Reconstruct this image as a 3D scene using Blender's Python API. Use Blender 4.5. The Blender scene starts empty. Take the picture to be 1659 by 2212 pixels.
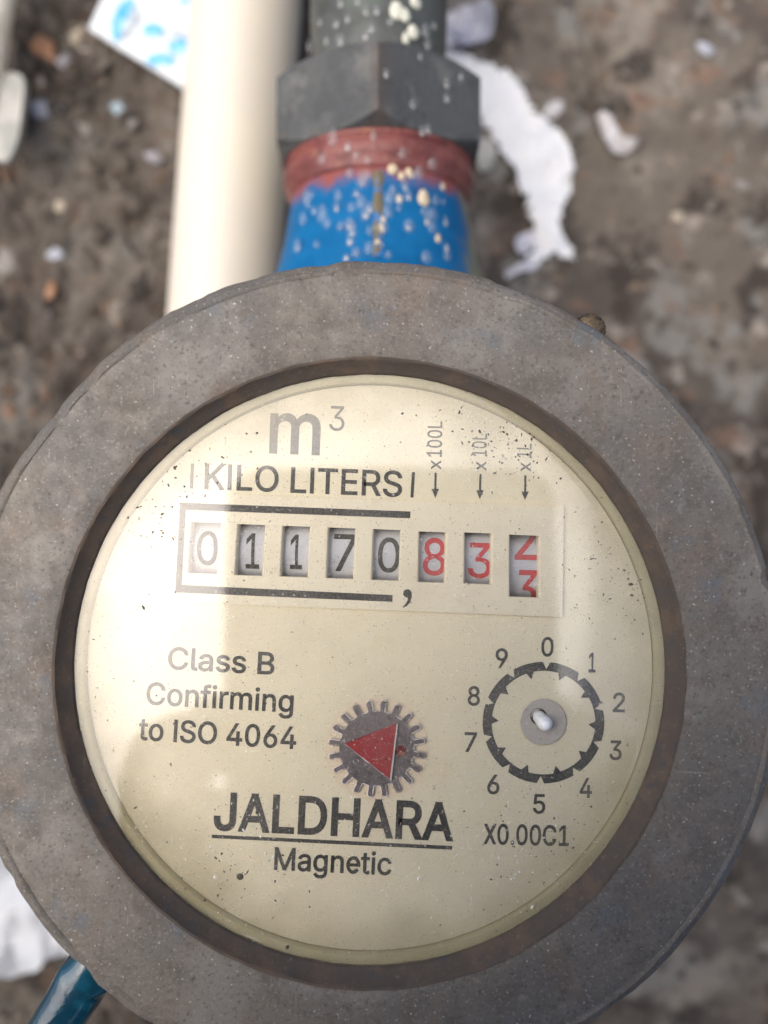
import bpy, bmesh, math, random
from mathutils import Vector, Matrix, noise
import numpy as np

random.seed(7)
R = math.radians
S = 0.001                      # the scene is written in millimetres, built in metres
CAM_H = 95.0                   # camera above the bezel face (z = 0)
GROUND_Z = -98.0
scene = bpy.context.scene

# ------------------------------------------------------------------ camera, sky, sun, exposure
cam_d = bpy.data.cameras.new("camera")
cam = bpy.data.objects.new("camera", cam_d)
scene.collection.objects.link(cam)
cam.location = (0, 0, CAM_H * S)
cam.rotation_euler = (0, 0, 0)
cam_d.sensor_fit = 'HORIZONTAL'
cam_d.sensor_width = 36.0
cam_d.lens = 36.0
cam_d.clip_start = 0.002
cam_d.clip_end = 100.0
cam_d.dof.use_dof = True
cam_d.dof.focus_distance = 0.0995
cam_d.dof.aperture_fstop = 11.5
scene.camera = cam

SUN_DIR = Vector((-0.42, -0.02, 1.0)).normalized()     # towards the sun, behind thin cloud
world = bpy.data.worlds.new("World")
scene.world = world
world.use_nodes = True
wn = world.node_tree
sky = wn.nodes.new("ShaderNodeTexSky")
sky.sky_type = 'NISHITA'
sky.sun_disc = False
sky.sun_elevation = math.asin(SUN_DIR.z)
sky.sun_rotation = math.atan2(SUN_DIR.x, SUN_DIR.y)
sky.dust_density = 3.5
sky.air_density = 0.6
sky.ozone_density = 0.3
bg = wn.nodes["Background"]
bg.inputs["Strength"].default_value = 0.12
wn.links.new(sky.outputs[0], bg.inputs["Color"])

sun_d = bpy.data.lights.new("sun", 'SUN')
sun_d.energy = 1.5
sun_d.angle = R(78)
sun_d.color = (1.0, 0.935, 0.83)
sun = bpy.data.objects.new("sun", sun_d)
scene.collection.objects.link(sun)
sun.rotation_euler = SUN_DIR.to_track_quat('Z', 'Y').to_euler()

scene.view_settings.view_transform = 'Standard'
scene.view_settings.look = 'None'
scene.view_settings.exposure = 1.02
scene.view_settings.gamma = 1.0
scene.cycles.max_bounces = 8
scene.cycles.transparent_max_bounces = 16
scene.cycles.caustics_reflective = False
scene.cycles.caustics_refractive = False

# ------------------------------------------------------------------ helpers
WLOC = {}


def px(u, v, d):
    """Photo measurement (1659 x 2212) at distance d below the camera -> place in mm."""
    return Vector(((u - 829.5) / 1659.0 * d, -(v - 1106.0) / 1659.0 * d, CAM_H - d))


def tag(o, label=None, cat=None, group=None, kind=None):
    if label: o["label"] = label
    if cat: o["category"] = cat
    if group: o["group"] = group
    if kind: o["kind"] = kind
    return o


def thing(name, loc, label, cat, group=None):
    o = bpy.data.objects.new(name, None)
    o.empty_display_size = 0.01
    scene.collection.objects.link(o)
    o.location = Vector(loc) * S
    WLOC[o] = Vector(loc)
    return tag(o, label, cat, group)


def mesh(name, verts, faces, mat, parent=None, smooth=False, sharp=None):
    """verts in world millimetres"""
    vs = [Vector(v) for v in verts]
    lo = Vector((min(v.x for v in vs), min(v.y for v in vs), min(v.z for v in vs)))
    hi = Vector((max(v.x for v in vs), max(v.y for v in vs), max(v.z for v in vs)))
    c = (lo + hi) / 2
    me = bpy.data.meshes.new(name)
    me.from_pydata([tuple((v - c) * S) for v in vs], [], faces)
    bm = bmesh.new()
    bm.from_mesh(me)
    bmesh.ops.recalc_face_normals(bm, faces=bm.faces)
    bm.to_mesh(me)
    bm.free()
    if smooth:
        me.polygons.foreach_set("use_smooth", [True] * len(me.polygons))
        if sharp:
            me.set_sharp_from_angle(angle=R(sharp))
    me.materials.append(mat)
    o = bpy.data.objects.new(name, me)
    scene.collection.objects.link(o)
    o.location = c * S
    WLOC[o] = c
    if parent is not None:
        o.parent = parent
        o.location = (c - WLOC[parent]) * S
    return o


def from_bm(name, bm, mat, parent=None, smooth=False, sharp=None):
    bm.verts.index_update()
    vs = [v.co.copy() for v in bm.verts]
    fs = [[v.index for v in f.verts] for f in bm.faces]
    bm.free()
    return mesh(name, vs, fs, mat, parent, smooth, sharp)


def lathe(profile, n, place, wob=None, closed=False):
    """profile [(r, h)]; place(r, ang, h) -> Vector"""
    vs, fs = [], []
    m = len(profile)
    for i in range(n):
        a = 2 * math.pi * i / n
        for j, (r, h) in enumerate(profile):
            if wob:
                r, h = wob(r, h, a, j)
            vs.append(place(r, a, h))
    for i in range(n):
        k = (i + 1) % n
        for j in range(m - 1 + (1 if closed else 0)):
            q = (j + 1) % m
            fs.append((i * m + j, k * m + j, k * m + q, i * m + q))
    return vs, fs


def poly_fill(loops):
    """flat polygon with holes; loops are lists of Vectors -> bmesh"""
    bm = bmesh.new()
    es = []
    for lp in loops:
        vv = [bm.verts.new(p) for p in lp]
        for i in range(len(vv)):
            es.append(bm.edges.new((vv[i], vv[(i + 1) % len(vv)])))
    bmesh.ops.triangle_fill(bm, use_beauty=True, use_dissolve=False, edges=es, normal=(0, 0, 1))
    return bm


def slab(loops, dz):
    """poly_fill extruded down by dz"""
    bm = poly_fill(loops)
    r = bmesh.ops.extrude_face_region(bm, geom=list(bm.faces))
    for e in r["geom"]:
        if isinstance(e, bmesh.types.BMVert):
            e.co.z -= dz
    return bm


def smooth_loop(pts, per=6):
    """closed Catmull-Rom through pts"""
    out = []
    n = len(pts)
    for i in range(n):
        p0, p1, p2, p3 = (Vector(pts[(i + k - 1) % n]) for k in range(4))
        for s in range(per):
            t = s / per
            out.append(0.5 * ((2 * p1) + (p2 - p0) * t + (2 * p0 - 5 * p1 + 4 * p2 - p3) * t * t + (3 * p1 - p0 - 3 * p2 + p3) * t ** 3))
    return out


# ------------------------------------------------------------------ materials
def material(name, base, rough=0.6, metal=0.0, vary=(), bump=(), coat=0.0, spec=0.5, rvary=None, coat_rough=0.05):
    """vary: (scale per mm, colour, low, high, detail[, stretch]) masks of noise over the base; bump: (scale, strength, distance mm)"""
    m = bpy.data.materials.new(name)
    m.use_nodes = True
    nt = m.node_tree
    b = nt.nodes["Principled BSDF"]
    tc = nt.nodes.new("ShaderNodeTexCoord")
    mp = nt.nodes.new("ShaderNodeMapping")
    mp.inputs["Scale"].default_value = (1000, 1000, 1000)
    nt.links.new(tc.outputs["Object"], mp.inputs["Vector"])
    col = None
    for k, vy in enumerate(vary):
        sc, c2, lo, hi, det = vy[:5]
        vec = mp.outputs[0]
        if len(vy) > 5:
            m2 = nt.nodes.new("ShaderNodeMapping")
            m2.inputs["Scale"].default_value = vy[5]
            nt.links.new(vec, m2.inputs["Vector"])
            vec = m2.outputs[0]
        nz = nt.nodes.new("ShaderNodeTexNoise")
        nz.inputs["Scale"].default_value = sc
        nz.inputs["Detail"].default_value = det
        nz.inputs["Roughness"].default_value = 0.6
        off = nt.nodes.new("ShaderNodeVectorMath")
        off.operation = 'ADD'
        off.inputs[1].default_value = (k * 37.3, k * 11.7, k * 5.1)
        nt.links.new(vec, off.inputs[0])
        nt.links.new(off.outputs[0], nz.inputs["Vector"])
        mr = nt.nodes.new("ShaderNodeMapRange")
        mr.interpolation_type = 'SMOOTHSTEP'
        mr.inputs["From Min"].default_value = lo
        mr.inputs["From Max"].default_value = hi
        nt.links.new(nz.outputs["Fac"], mr.inputs["Value"])
        mx = nt.nodes.new("ShaderNodeMix")
        mx.data_type = 'RGBA'
        nt.links.new(mr.outputs["Result"], mx.inputs["Factor"])
        if col is None:
            mx.inputs[6].default_value = (*base, 1)
        else:
            nt.links.new(col, mx.inputs[6])
        mx.inputs[7].default_value = (*c2, 1)
        col = mx.outputs[2]
    if col is None:
        b.inputs["Base Color"].default_value = (*base, 1)
    else:
        nt.links.new(col, b.inputs["Base Color"])
    b.inputs["Roughness"].default_value = rough
    b.inputs["Metallic"].default_value = metal
    b.inputs["Specular IOR Level"].default_value = spec
    b.inputs["Coat Weight"].default_value = coat
    b.inputs["Coat Roughness"].default_value = coat_rough
    if rvary:
        nz = nt.nodes.new("ShaderNodeTexNoise")
        nz.inputs["Scale"].default_value = rvary[0]
        nz.inputs["Detail"].default_value = 4
        nt.links.new(mp.outputs[0], nz.inputs["Vector"])
        mr = nt.nodes.new("ShaderNodeMapRange")
        mr.inputs["From Min"].default_value = 0.3
        mr.inputs["From Max"].default_value = 0.7
        mr.inputs["To Min"].default_value = rvary[1]
        mr.inputs["To Max"].default_value = rvary[2]
        nt.links.new(nz.outputs["Fac"], mr.inputs["Value"])
        nt.links.new(mr.outputs["Result"], b.inputs["Roughness"])
    nrm = None
    for sc, st, dist in bump:
        nz = nt.nodes.new("ShaderNodeTexNoise")
        nz.inputs["Scale"].default_value = sc
        nz.inputs["Detail"].default_value = 5
        nt.links.new(mp.outputs[0], nz.inputs["Vector"])
        bp = nt.nodes.new("ShaderNodeBump")
        bp.inputs["Strength"].default_value = st
        bp.inputs["Distance"].default_value = dist * S
        nt.links.new(nz.outputs["Fac"], bp.inputs["Height"])
        if nrm is not None:
            nt.links.new(nrm, bp.inputs["Normal"])
        nrm = bp.outputs["Normal"]
    if nrm is not None:
        nt.links.new(nrm, b.inputs["Normal"])
    return m


def axis_mask(m, axis, lo, hi, colour, noise_scale=0.5, noise_amp=2.0, world_off=0.0, absolute=False, amount=1.0):
    """mix a colour into material m where a coordinate (mm, of the object) passes lo..hi, with a ragged edge"""
    nt = m.node_tree
    b = nt.nodes["Principled BSDF"]
    tc = nt.nodes.new("ShaderNodeTexCoord")
    sp = nt.nodes.new("ShaderNodeSeparateXYZ")
    nt.links.new(tc.outputs["Object"], sp.inputs[0])
    mu = nt.nodes.new("ShaderNodeMath"); mu.operation = 'MULTIPLY'
    mu.inputs[1].default_value = 1000
    nt.links.new(sp.outputs[axis], mu.inputs[0])
    val = mu.outputs[0]
    sb = nt.nodes.new("ShaderNodeMath"); sb.operation = 'SUBTRACT'
    sb.inputs[1].default_value = world_off
    nt.links.new(val, sb.inputs[0]); val = sb.outputs[0]
    if absolute:
        ab = nt.nodes.new("ShaderNodeMath"); ab.operation = 'ABSOLUTE'
        nt.links.new(val, ab.inputs[0]); val = ab.outputs[0]
    mp = nt.nodes.new("ShaderNodeMapping")
    mp.inputs["Scale"].default_value = (1000, 1000, 1000)
    nt.links.new(tc.outputs["Object"], mp.inputs[0])
    nz = nt.nodes.new("ShaderNodeTexNoise")
    nz.inputs["Scale"].default_value = noise_scale
    nz.inputs["Detail"].default_value = 5
    nt.links.new(mp.outputs[0], nz.inputs["Vector"])
    ma = nt.nodes.new("ShaderNodeMath"); ma.operation = 'MULTIPLY_ADD'
    ma.inputs[1].default_value = noise_amp * 2
    nt.links.new(nz.outputs["Fac"], ma.inputs[0])
    nt.links.new(val, ma.inputs[2])
    mr = nt.nodes.new("ShaderNodeMapRange")
    mr.interpolation_type = 'SMOOTHSTEP'
    mr.inputs["From Min"].default_value = lo + noise_amp
    mr.inputs["From Max"].default_value = hi + noise_amp
    mr.inputs["To Max"].default_value = amount
    nt.links.new(ma.outputs[0], mr.inputs["Value"])
    mx = nt.nodes.new("ShaderNodeMix"); mx.data_type = 'RGBA'
    nt.links.new(mr.outputs["Result"], mx.inputs["Factor"])
    bc = b.inputs["Base Color"]
    if bc.is_linked:
        src = bc.links[0].from_socket
        nt.links.new(src, mx.inputs[6])
    else:
        mx.inputs[6].default_value = bc.default_value
    mx.inputs[7].default_value = (*colour, 1)
    nt.links.new(mx.outputs[2], bc)


M_bezel = material("weathered bronze", (0.146, 0.129, 0.108), 0.62, 0.15,
                   vary=[(0.055, (0.122, 0.114, 0.103), 0.42, 0.62, 6), (0.13, (0.152, 0.122, 0.097), 0.50, 0.66, 7),
                         (0.28, (0.108, 0.095, 0.079), 0.50, 0.68, 7), (0.09, (0.178, 0.164, 0.144), 0.53, 0.66, 8),
                         (0.15, (0.118, 0.125, 0.132), 0.58, 0.70, 7), (0.6, (0.094, 0.083, 0.071), 0.58, 0.72, 7),
                         (2.1, (0.090, 0.080, 0.070), 0.52, 0.70, 4), (2.5, (0.204, 0.188, 0.168), 0.55, 0.70, 4), (0.8, (0.078, 0.069, 0.060), 0.65, 0.73, 5), (0.45, (0.202, 0.188, 0.168), 0.64, 0.76, 8),
                         (2.6, (0.404, 0.386, 0.345), 0.72, 0.765, 1), (0.5, (0.240, 0.222, 0.192), 0.71, 0.76, 3, (3.2, 0.14, 1)), (0.5, (0.230, 0.212, 0.186), 0.72, 0.77, 3, (0.14, 3.2, 1))],
                   bump=[(0.35, 0.25, 0.25), (1.1, 0.4, 0.10), (3.0, 0.5, 0.06)], rvary=(0.5, 0.5, 0.75))
M_gasket = material("dirty brown rubber", (0.072, 0.055, 0.042), 0.8, 0.0,
                    vary=[(0.25, (0.102, 0.071, 0.049), 0.45, 0.65, 5), (1.8, (0.132, 0.109, 0.088), 0.58, 0.75, 5),
                          (0.5, (0.060, 0.055, 0.053), 0.55, 0.7, 4), (5.0, (0.480, 0.425, 0.363), 0.74, 0.8, 2)],
                    bump=[(1.2, 0.5, 0.12), (5, 0.4, 0.05)])
M_cup = material("yellowed plastic", (0.60, 0.545, 0.345), 0.5, 0.0,
                 vary=[(0.12, (0.54, 0.49, 0.32), 0.45, 0.65, 4), (2.5, (0.33, 0.28, 0.16), 0.62, 0.74, 4)], bump=[(0.8, 0.15, 0.1)], spec=0.2)
M_dial = material("cream plastic", (0.860, 0.778, 0.583), 0.45, 0.0,
                  vary=[(0.05, (0.830, 0.752, 0.557), 0.45, 0.65, 3), (0.18, (0.840, 0.742, 0.536), 0.52, 0.72, 4),
                        (2.6, (0.580, 0.505, 0.378), 0.68, 0.78, 4), (4.5, (0.820, 0.788, 0.714), 0.71, 0.78, 2)], bump=[(2.2, 0.10, 0.05)])
M_frame = material("pale cream plastic", (0.870, 0.793, 0.614), 0.4, 0.0,
                   vary=[(0.2, (0.820, 0.737, 0.562), 0.48, 0.7, 4), (2.8, (0.550, 0.475, 0.354), 0.70, 0.79, 4)], bump=[(2.0, 0.08, 0.05)])
M_ink = material("black ink", (0.041, 0.042, 0.042), 0.6, 0.0,
                 vary=[(3.2, (0.115, 0.108, 0.095), 0.45, 0.62, 4), (5.0, (0.486, 0.446, 0.351), 0.655, 0.73, 3)])
M_inkf = material("thin grey ink", (0.048, 0.049, 0.047), 0.6, 0.0,
                  vary=[(3.2, (0.11, 0.105, 0.095), 0.45, 0.62, 4), (5.0, (0.42, 0.39, 0.31), 0.63, 0.72, 3)])
M_wheel = material("grey white wheel plastic", (0.568, 0.575, 0.614), 0.4, 0.0,
                   vary=[(3.5, (0.730, 0.739, 0.778), 0.64, 0.74, 3), (0.6, (0.507, 0.513, 0.558), 0.5, 0.7, 3)])
M_redink = material("red ink", (0.55, 0.095, 0.105), 0.5, 0.0,
                    vary=[(3.5, (0.75, 0.25, 0.24), 0.60, 0.72, 3), (2.0, (0.50, 0.05, 0.06), 0.52, 0.7, 3)])
M_star = material("worn foil", (0.22, 0.195, 0.20), 0.38, 0.35,
                  vary=[(3.0, (0.34, 0.30, 0.31), 0.52, 0.68, 4), (1.2, (0.15, 0.132, 0.138), 0.52, 0.66, 4), (3.5, (0.62, 0.54, 0.54), 0.66, 0.73, 2)], bump=[(3.0, 0.25, 0.06)])
M_bright = material("bare bright edge", (0.86, 0.82, 0.80), 0.25, 0.3)
M_red = material("red enamel", (0.36, 0.028, 0.035), 0.42, 0.0,
                 vary=[(2.4, (0.27, 0.022, 0.03), 0.5, 0.66, 4), (5.0, (0.66, 0.33, 0.31), 0.66, 0.73, 2)], bump=[(3, 0.2, 0.05)])
M_recess = material("rosy plastic", (0.84, 0.71, 0.53), 0.45)
M_pit = material("grey pivot plastic", (0.525, 0.488, 0.442), 0.45, vary=[(0.8, (0.439, 0.413, 0.384), 0.5, 0.7, 3)])
M_pin = material("white nylon", (0.85, 0.86, 0.87), 0.3, 0.0)
M_grit = material("dark grit", (0.045, 0.038, 0.03), 0.8, vary=[(1.5, (0.12, 0.09, 0.06), 0.5, 0.6, 2)])
M_gritw = material("pale grit", (0.72, 0.69, 0.62), 0.7, vary=[(0.6, (0.62, 0.42, 0.24), 0.6, 0.7, 2)])
M_body = material("blue enamel paint", (0.007, 0.105, 0.322), 0.32, 0.0,
                  vary=[(0.12, (0.008, 0.130, 0.364), 0.42, 0.65, 3), (0.35, (0.006, 0.077, 0.252), 0.58, 0.75, 5)],
                  bump=[(0.175, 0.210, 0.350)], coat=0.3)
M_spud = material("blue enamel over iron", (0.003, 0.099, 0.251), 0.5, 0.0,
                  vary=[(0.10, (0.006, 0.121, 0.293), 0.42, 0.62, 3), (0.20, (0.006, 0.075, 0.209), 0.56, 0.70, 5), (0.5, (0.084, 0.100, 0.084), 0.68, 0.78, 5)],
                  bump=[(0.190, 0.228, 0.380)], spec=0.12)
M_lug = material("glossy blue enamel", (0.003, 0.033, 0.059), 0.18, 0.0,
                 vary=[(0.22, (0.004, 0.059, 0.103), 0.45, 0.62, 4), (0.5, (0.031, 0.070, 0.039), 0.62, 0.75, 4)], bump=[(0.4, 0.35, 0.4)], coat=0.35)  # green patches in the colour stand in for a greenish reflection
M_collar = material("red lead paint", (0.20, 0.062, 0.053), 0.5, 0.0,
                    vary=[(0.16, (0.125, 0.034, 0.030), 0.46, 0.62, 6), (0.28, (0.25, 0.10, 0.055), 0.57, 0.70, 6), (0.6, (0.045, 0.026, 0.022), 0.60, 0.72, 6), (0.4, (0.27, 0.19, 0.13), 0.66, 0.76, 5)],
                    bump=[(0.6, 0.5, 0.5)])
M_nut = material("grey plated iron", (0.074, 0.076, 0.073), 0.55, 0.15,
                 vary=[(0.10, (0.052, 0.056, 0.056), 0.42, 0.60, 6), (0.16, (0.118, 0.118, 0.108), 0.52, 0.68, 6),
                       (0.5, (0.055, 0.045, 0.036), 0.58, 0.72, 6), (0.22, (0.115, 0.082, 0.055), 0.62, 0.74, 6), (1.1, (0.15, 0.15, 0.145), 0.62, 0.74, 4)],
                 bump=[(0.8, 0.4, 0.3)], rvary=(0.4, 0.4, 0.7))
M_pipe = material("dirty grey pipe", (0.076, 0.083, 0.076), 0.5, 0.1,
                  vary=[(0.15, (0.054, 0.058, 0.052), 0.45, 0.6, 5), (0.35, (0.122, 0.119, 0.108), 0.58, 0.75, 5), (0.2, (0.072, 0.090, 0.072), 0.55, 0.7, 4)],
                  bump=[(0.360, 0.288, 0.288)])
M_pvc = material("cream plastic pipe", (0.619, 0.571, 0.486), 0.38, 0.0,
                 vary=[(0.03, (0.642, 0.594, 0.486), 0.45, 0.65, 3), (0.25, (0.605, 0.551, 0.437), 0.60, 0.8, 4, (1, 0.15, 1))])
M_brass = material("tarnished brass", (0.140, 0.101, 0.059), 0.42, 0.75, vary=[(1.4, (0.056, 0.043, 0.032), 0.48, 0.62, 4), (2.5, (0.385, 0.294, 0.196), 0.64, 0.75, 3)], bump=[(2, 0.5, 0.15)])
M_white = material("white torn film", (0.740, 0.749, 0.750), 0.55, 0.0, vary=[(0.12, (0.679, 0.682, 0.685), 0.48, 0.66, 5), (0.22, (0.576, 0.548, 0.493), 0.61, 0.74, 6)], bump=[(0.2, 0.5, 1.0)])
M_flake = material("dull white flake", (0.50, 0.49, 0.49), 0.6, vary=[(0.15, (0.40, 0.38, 0.37), 0.45, 0.62, 5), (0.3, (0.26, 0.22, 0.19), 0.58, 0.7, 5)])
M_lilac = material("lilac film", (0.510, 0.510, 0.561), 0.35, 0.0, vary=[(0.18, (0.357, 0.357, 0.425), 0.5, 0.65, 4), (0.3, (0.068, 0.072, 0.102), 0.58, 0.68, 4)], bump=[(0.3, 0.5, 0.8)])
M_packet = material("white packet film", (0.602, 0.641, 0.662), 0.4, 0.0, vary=[(0.08, (0.568, 0.615, 0.641), 0.45, 0.65, 3)], bump=[(0.1, 0.3, 1.0)])
M_bluep = material("cyan print", (0.04, 0.34, 0.66), 0.45, 0.0, vary=[(0.25, (0.40, 0.66, 0.80), 0.45, 0.65, 4), (0.4, (0.05, 0.30, 0.58), 0.58, 0.72, 4)])
M_greyp = material("grey print", (0.36, 0.42, 0.46), 0.5, 0.0, vary=[(0.4, (0.6, 0.66, 0.7), 0.48, 0.65, 4)])
M_strip = material("cream plastic strip", (0.84, 0.79, 0.66), 0.45, vary=[(0.1, (0.60, 0.55, 0.43), 0.5, 0.7, 4)])
M_stick = material("grey white plastic", (0.397, 0.384, 0.353), 0.5, vary=[(0.10, (0.273, 0.279, 0.248), 0.45, 0.6, 4), (0.3, (0.186, 0.211, 0.211), 0.62, 0.75, 4)])
M_sheet = material("pale grey sheet", (0.418, 0.441, 0.464), 0.5, vary=[(0.06, (0.441, 0.456, 0.471), 0.45, 0.62, 4), (0.14, (0.304, 0.274, 0.236), 0.62, 0.76, 5)], bump=[(0.12, 0.4, 1.5)])
M_drop = material("water drops", (0.66, 0.68, 0.68), 0.08, 0.0, coat=1.0, spec=1.0)  # pale base colour stands in for the drops' blurred highlights
_n = M_drop.node_tree
_t = _n.nodes.new("ShaderNodeBsdfTransparent"); _x = _n.nodes.new("ShaderNodeMixShader"); _x.inputs[0].default_value = 0.15
_n.links.new(_t.outputs[0], _x.inputs[1]); _n.links.new(_n.nodes["Principled BSDF"].outputs[0], _x.inputs[2])
_n.links.new(_x.outputs[0], _n.nodes["Material Output"].inputs["Surface"])
M_spat = material("cement spatter", (0.60, 0.60, 0.49), 0.6)
M_glint = material("painted drop glints", (0.36, 0.36, 0.34), 0.6)  # pale spots painted for the light gathered at the drops' lower ends
M_spaty = material("yellow cement crumbs", (0.60, 0.50, 0.34), 0.6, vary=[(0.6, (0.45, 0.36, 0.22), 0.5, 0.65, 3)])
M_stone = {
    "orange": material("brick fragment", (0.30, 0.155, 0.085), 0.85, vary=[(0.3, (0.36, 0.22, 0.14), 0.5, 0.65, 4)], bump=[(0.5, 0.6, 0.8)]),
    "cream": material("cream pebble", (0.375, 0.323, 0.247), 0.7, vary=[(0.3, (0.315, 0.262, 0.195), 0.5, 0.65, 4)], bump=[(0.375, 0.300, 0.375)]),
    "white": material("white chip", (0.374, 0.389, 0.432), 0.6, vary=[(0.3, (0.396, 0.418, 0.490), 0.5, 0.65, 4)]),
    "blue": material("pale blue chip", (0.288, 0.376, 0.424), 0.6, vary=[(0.3, (0.240, 0.304, 0.336), 0.5, 0.65, 4)]),
    "grey": material("grey stone", (0.22, 0.205, 0.185), 0.85, vary=[(0.3, (0.15, 0.135, 0.115), 0.5, 0.65, 4)], bump=[(0.5, 0.6, 0.8)]),
    "lilac": material("lilac chip", (0.252, 0.238, 0.252), 0.6),
    "dark": material("dark twig bark", (0.035, 0.03, 0.025), 0.9),
}


# the glass: clear, mirror-like at its two faces, with a film of dust and dirt specks
def glass_material():
    m = bpy.data.materials.new("dusty register glass")
    m.use_nodes = True
    nt = m.node_tree
    N, L = nt.nodes, nt.links
    N.remove(N["Principled BSDF"])
    out = N["Material Output"]
    lw = N.new("ShaderNodeLayerWeight"); lw.inputs["Blend"].default_value = 0.5
    pw = N.new("ShaderNodeMath"); pw.operation = 'POWER'; pw.inputs[1].default_value = 5.0
    L.new(lw.outputs["Facing"], pw.inputs[0])
    ml = N.new("ShaderNodeMath"); ml.operation = 'MULTIPLY_ADD'
    ml.inputs[1].default_value = 0.93; ml.inputs[2].default_value = GLASS_R
    L.new(pw.outputs[0], ml.inputs[0])
    tr = N.new("ShaderNodeBsdfTransparent"); tr.inputs["Color"].default_value = (0.985, 0.985, 0.975, 1)
    gl = N.new("ShaderNodeBsdfGlossy"); gl.inputs["Roughness"].default_value = 0.055
    gl.inputs["Color"].default_value = (1, 1, 1, 1)
    m1 = N.new("ShaderNodeMixShader")
    L.new(ml.outputs[0], m1.inputs[0]); L.new(tr.outputs[0], m1.inputs[1]); L.new(gl.outputs[0], m1.inputs[2])
    tc = N.new("ShaderNodeTexCoord")
    mp = N.new("ShaderNodeMapping"); mp.inputs["Scale"].default_value = (1000, 1000, 1000)
    L.new(tc.outputs["Object"], mp.inputs[0])

    def nz(scale, lo, hi, det=3, to=1.0):
        a = N.new("ShaderNodeTexNoise"); a.inputs["Scale"].default_value = scale; a.inputs["Detail"].default_value = det
        L.new(mp.outputs[0], a.inputs["Vector"])
        r = N.new("ShaderNodeMapRange"); r.interpolation_type = 'SMOOTHSTEP'
        r.inputs["From Min"].default_value = lo; r.inputs["From Max"].default_value = hi; r.inputs["To Max"].default_value = to
        L.new(a.outputs["Fac"], r.inputs["Value"])
        return r.outputs["Result"]
    film = nz(0.09, 0.35, 0.75, 5, 0.05)
    spk = nz(2.6, 0.665, 0.73, 2, 0.4)
    add = N.new("ShaderNodeMath"); add.operation = 'ADD'; add.use_clamp = True
    L.new(film, add.inputs[0]); L.new(spk, add.inputs[1])
    df = N.new("ShaderNodeBsdfDiffuse"); df.inputs["Color"].default_value = (0.74, 0.70, 0.62, 1)
    m2 = N.new("ShaderNodeMixShader")
    L.new(add.outputs[0], m2.inputs[0]); L.new(m1.outputs[0], m2.inputs[1]); L.new(df.outputs[0], m2.inputs[2])
    ln = N.new("ShaderNodeVectorMath"); ln.operation = 'LENGTH'
    L.new(mp.outputs[0], ln.inputs[0])
    wob = N.new("ShaderNodeTexNoise"); wob.inputs["Scale"].default_value = 0.12; wob.inputs["Detail"].default_value = 6
    L.new(mp.outputs[0], wob.inputs["Vector"])
    wa = N.new("ShaderNodeMath"); wa.operation = 'MULTIPLY_ADD'; wa.inputs[1].default_value = 12.0
    L.new(wob.outputs["Fac"], wa.inputs[0]); L.new(ln.outputs["Value"], wa.inputs[2])
    rim = N.new("ShaderNodeMapRange"); rim.interpolation_type = 'SMOOTHSTEP'
    rim.inputs["From Min"].default_value = 34.5; rim.inputs["From Max"].default_value = 47.0; rim.inputs["To Max"].default_value = 0.28
    L.new(wa.outputs[0], rim.inputs["Value"])
    rd = N.new("ShaderNodeBsdfDiffuse"); rd.inputs["Color"].default_value = (0.40, 0.355, 0.22, 1)
    m2b = N.new("ShaderNodeMixShader")
    L.new(rim.outputs["Result"], m2b.inputs[0]); L.new(m2.outputs[0], m2b.inputs[1]); L.new(rd.outputs[0], m2b.inputs[2])
    m2 = m2b
    dk = nz(2.0, 0.725, 0.775, 2, 0.7)
    d2 = N.new("ShaderNodeBsdfDiffuse"); d2.inputs["Color"].default_value = (0.06, 0.05, 0.04, 1)
    m3 = N.new("ShaderNodeMixShader")
    L.new(dk, m3.inputs[0]); L.new(m2.outputs[0], m3.inputs[1]); L.new(d2.outputs[0], m3.inputs[2])
    L.new(m3.outputs[0], out.inputs["Surface"])
    return m


GLASS_R = 0.068
M_glass = glass_material()


def ground_material():
    m = material("damp dirty concrete", (0.120, 0.101, 0.080), 0.9, 0.0,
                 vary=[(0.017, (0.071, 0.058, 0.047), 0.45, 0.55, 7), (0.034, (0.196, 0.171, 0.140), 0.50, 0.61, 7),
                       (0.055, (0.180, 0.171, 0.153), 0.54, 0.63, 7), (0.085, (0.164, 0.105, 0.073), 0.56, 0.67, 7),
                       (0.060, (0.042, 0.033, 0.025), 0.53, 0.62, 7), (0.11, (0.264, 0.230, 0.193), 0.57, 0.67, 7),
                       (0.20, (0.033, 0.027, 0.021), 0.58, 0.70, 6), (0.14, (0.188, 0.138, 0.100), 0.60, 0.69, 6),
                       (0.30, (0.240, 0.218, 0.189), 0.64, 0.74, 5)],
                 bump=[(0.25, 0.8, 1.5), (1.0, 0.5, 0.4)])
    axis_mask(m, 0, -10, -75, (0.047, 0.037, 0.029), 0.05, 42.0, amount=0.55)
    return m


M_ground = ground_material()
for _m, _w, _sc in ((M_pvc, 0.6, 0.004), (M_dial, 0.15, 0.001)):
    _b = _m.node_tree.nodes["Principled BSDF"]
    _b.inputs["Subsurface Weight"].default_value = _w
    _b.inputs["Subsurface Scale"].default_value = _sc
    _b.inputs["Subsurface Radius"].default_value = (1.0, 0.85, 0.6)


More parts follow.
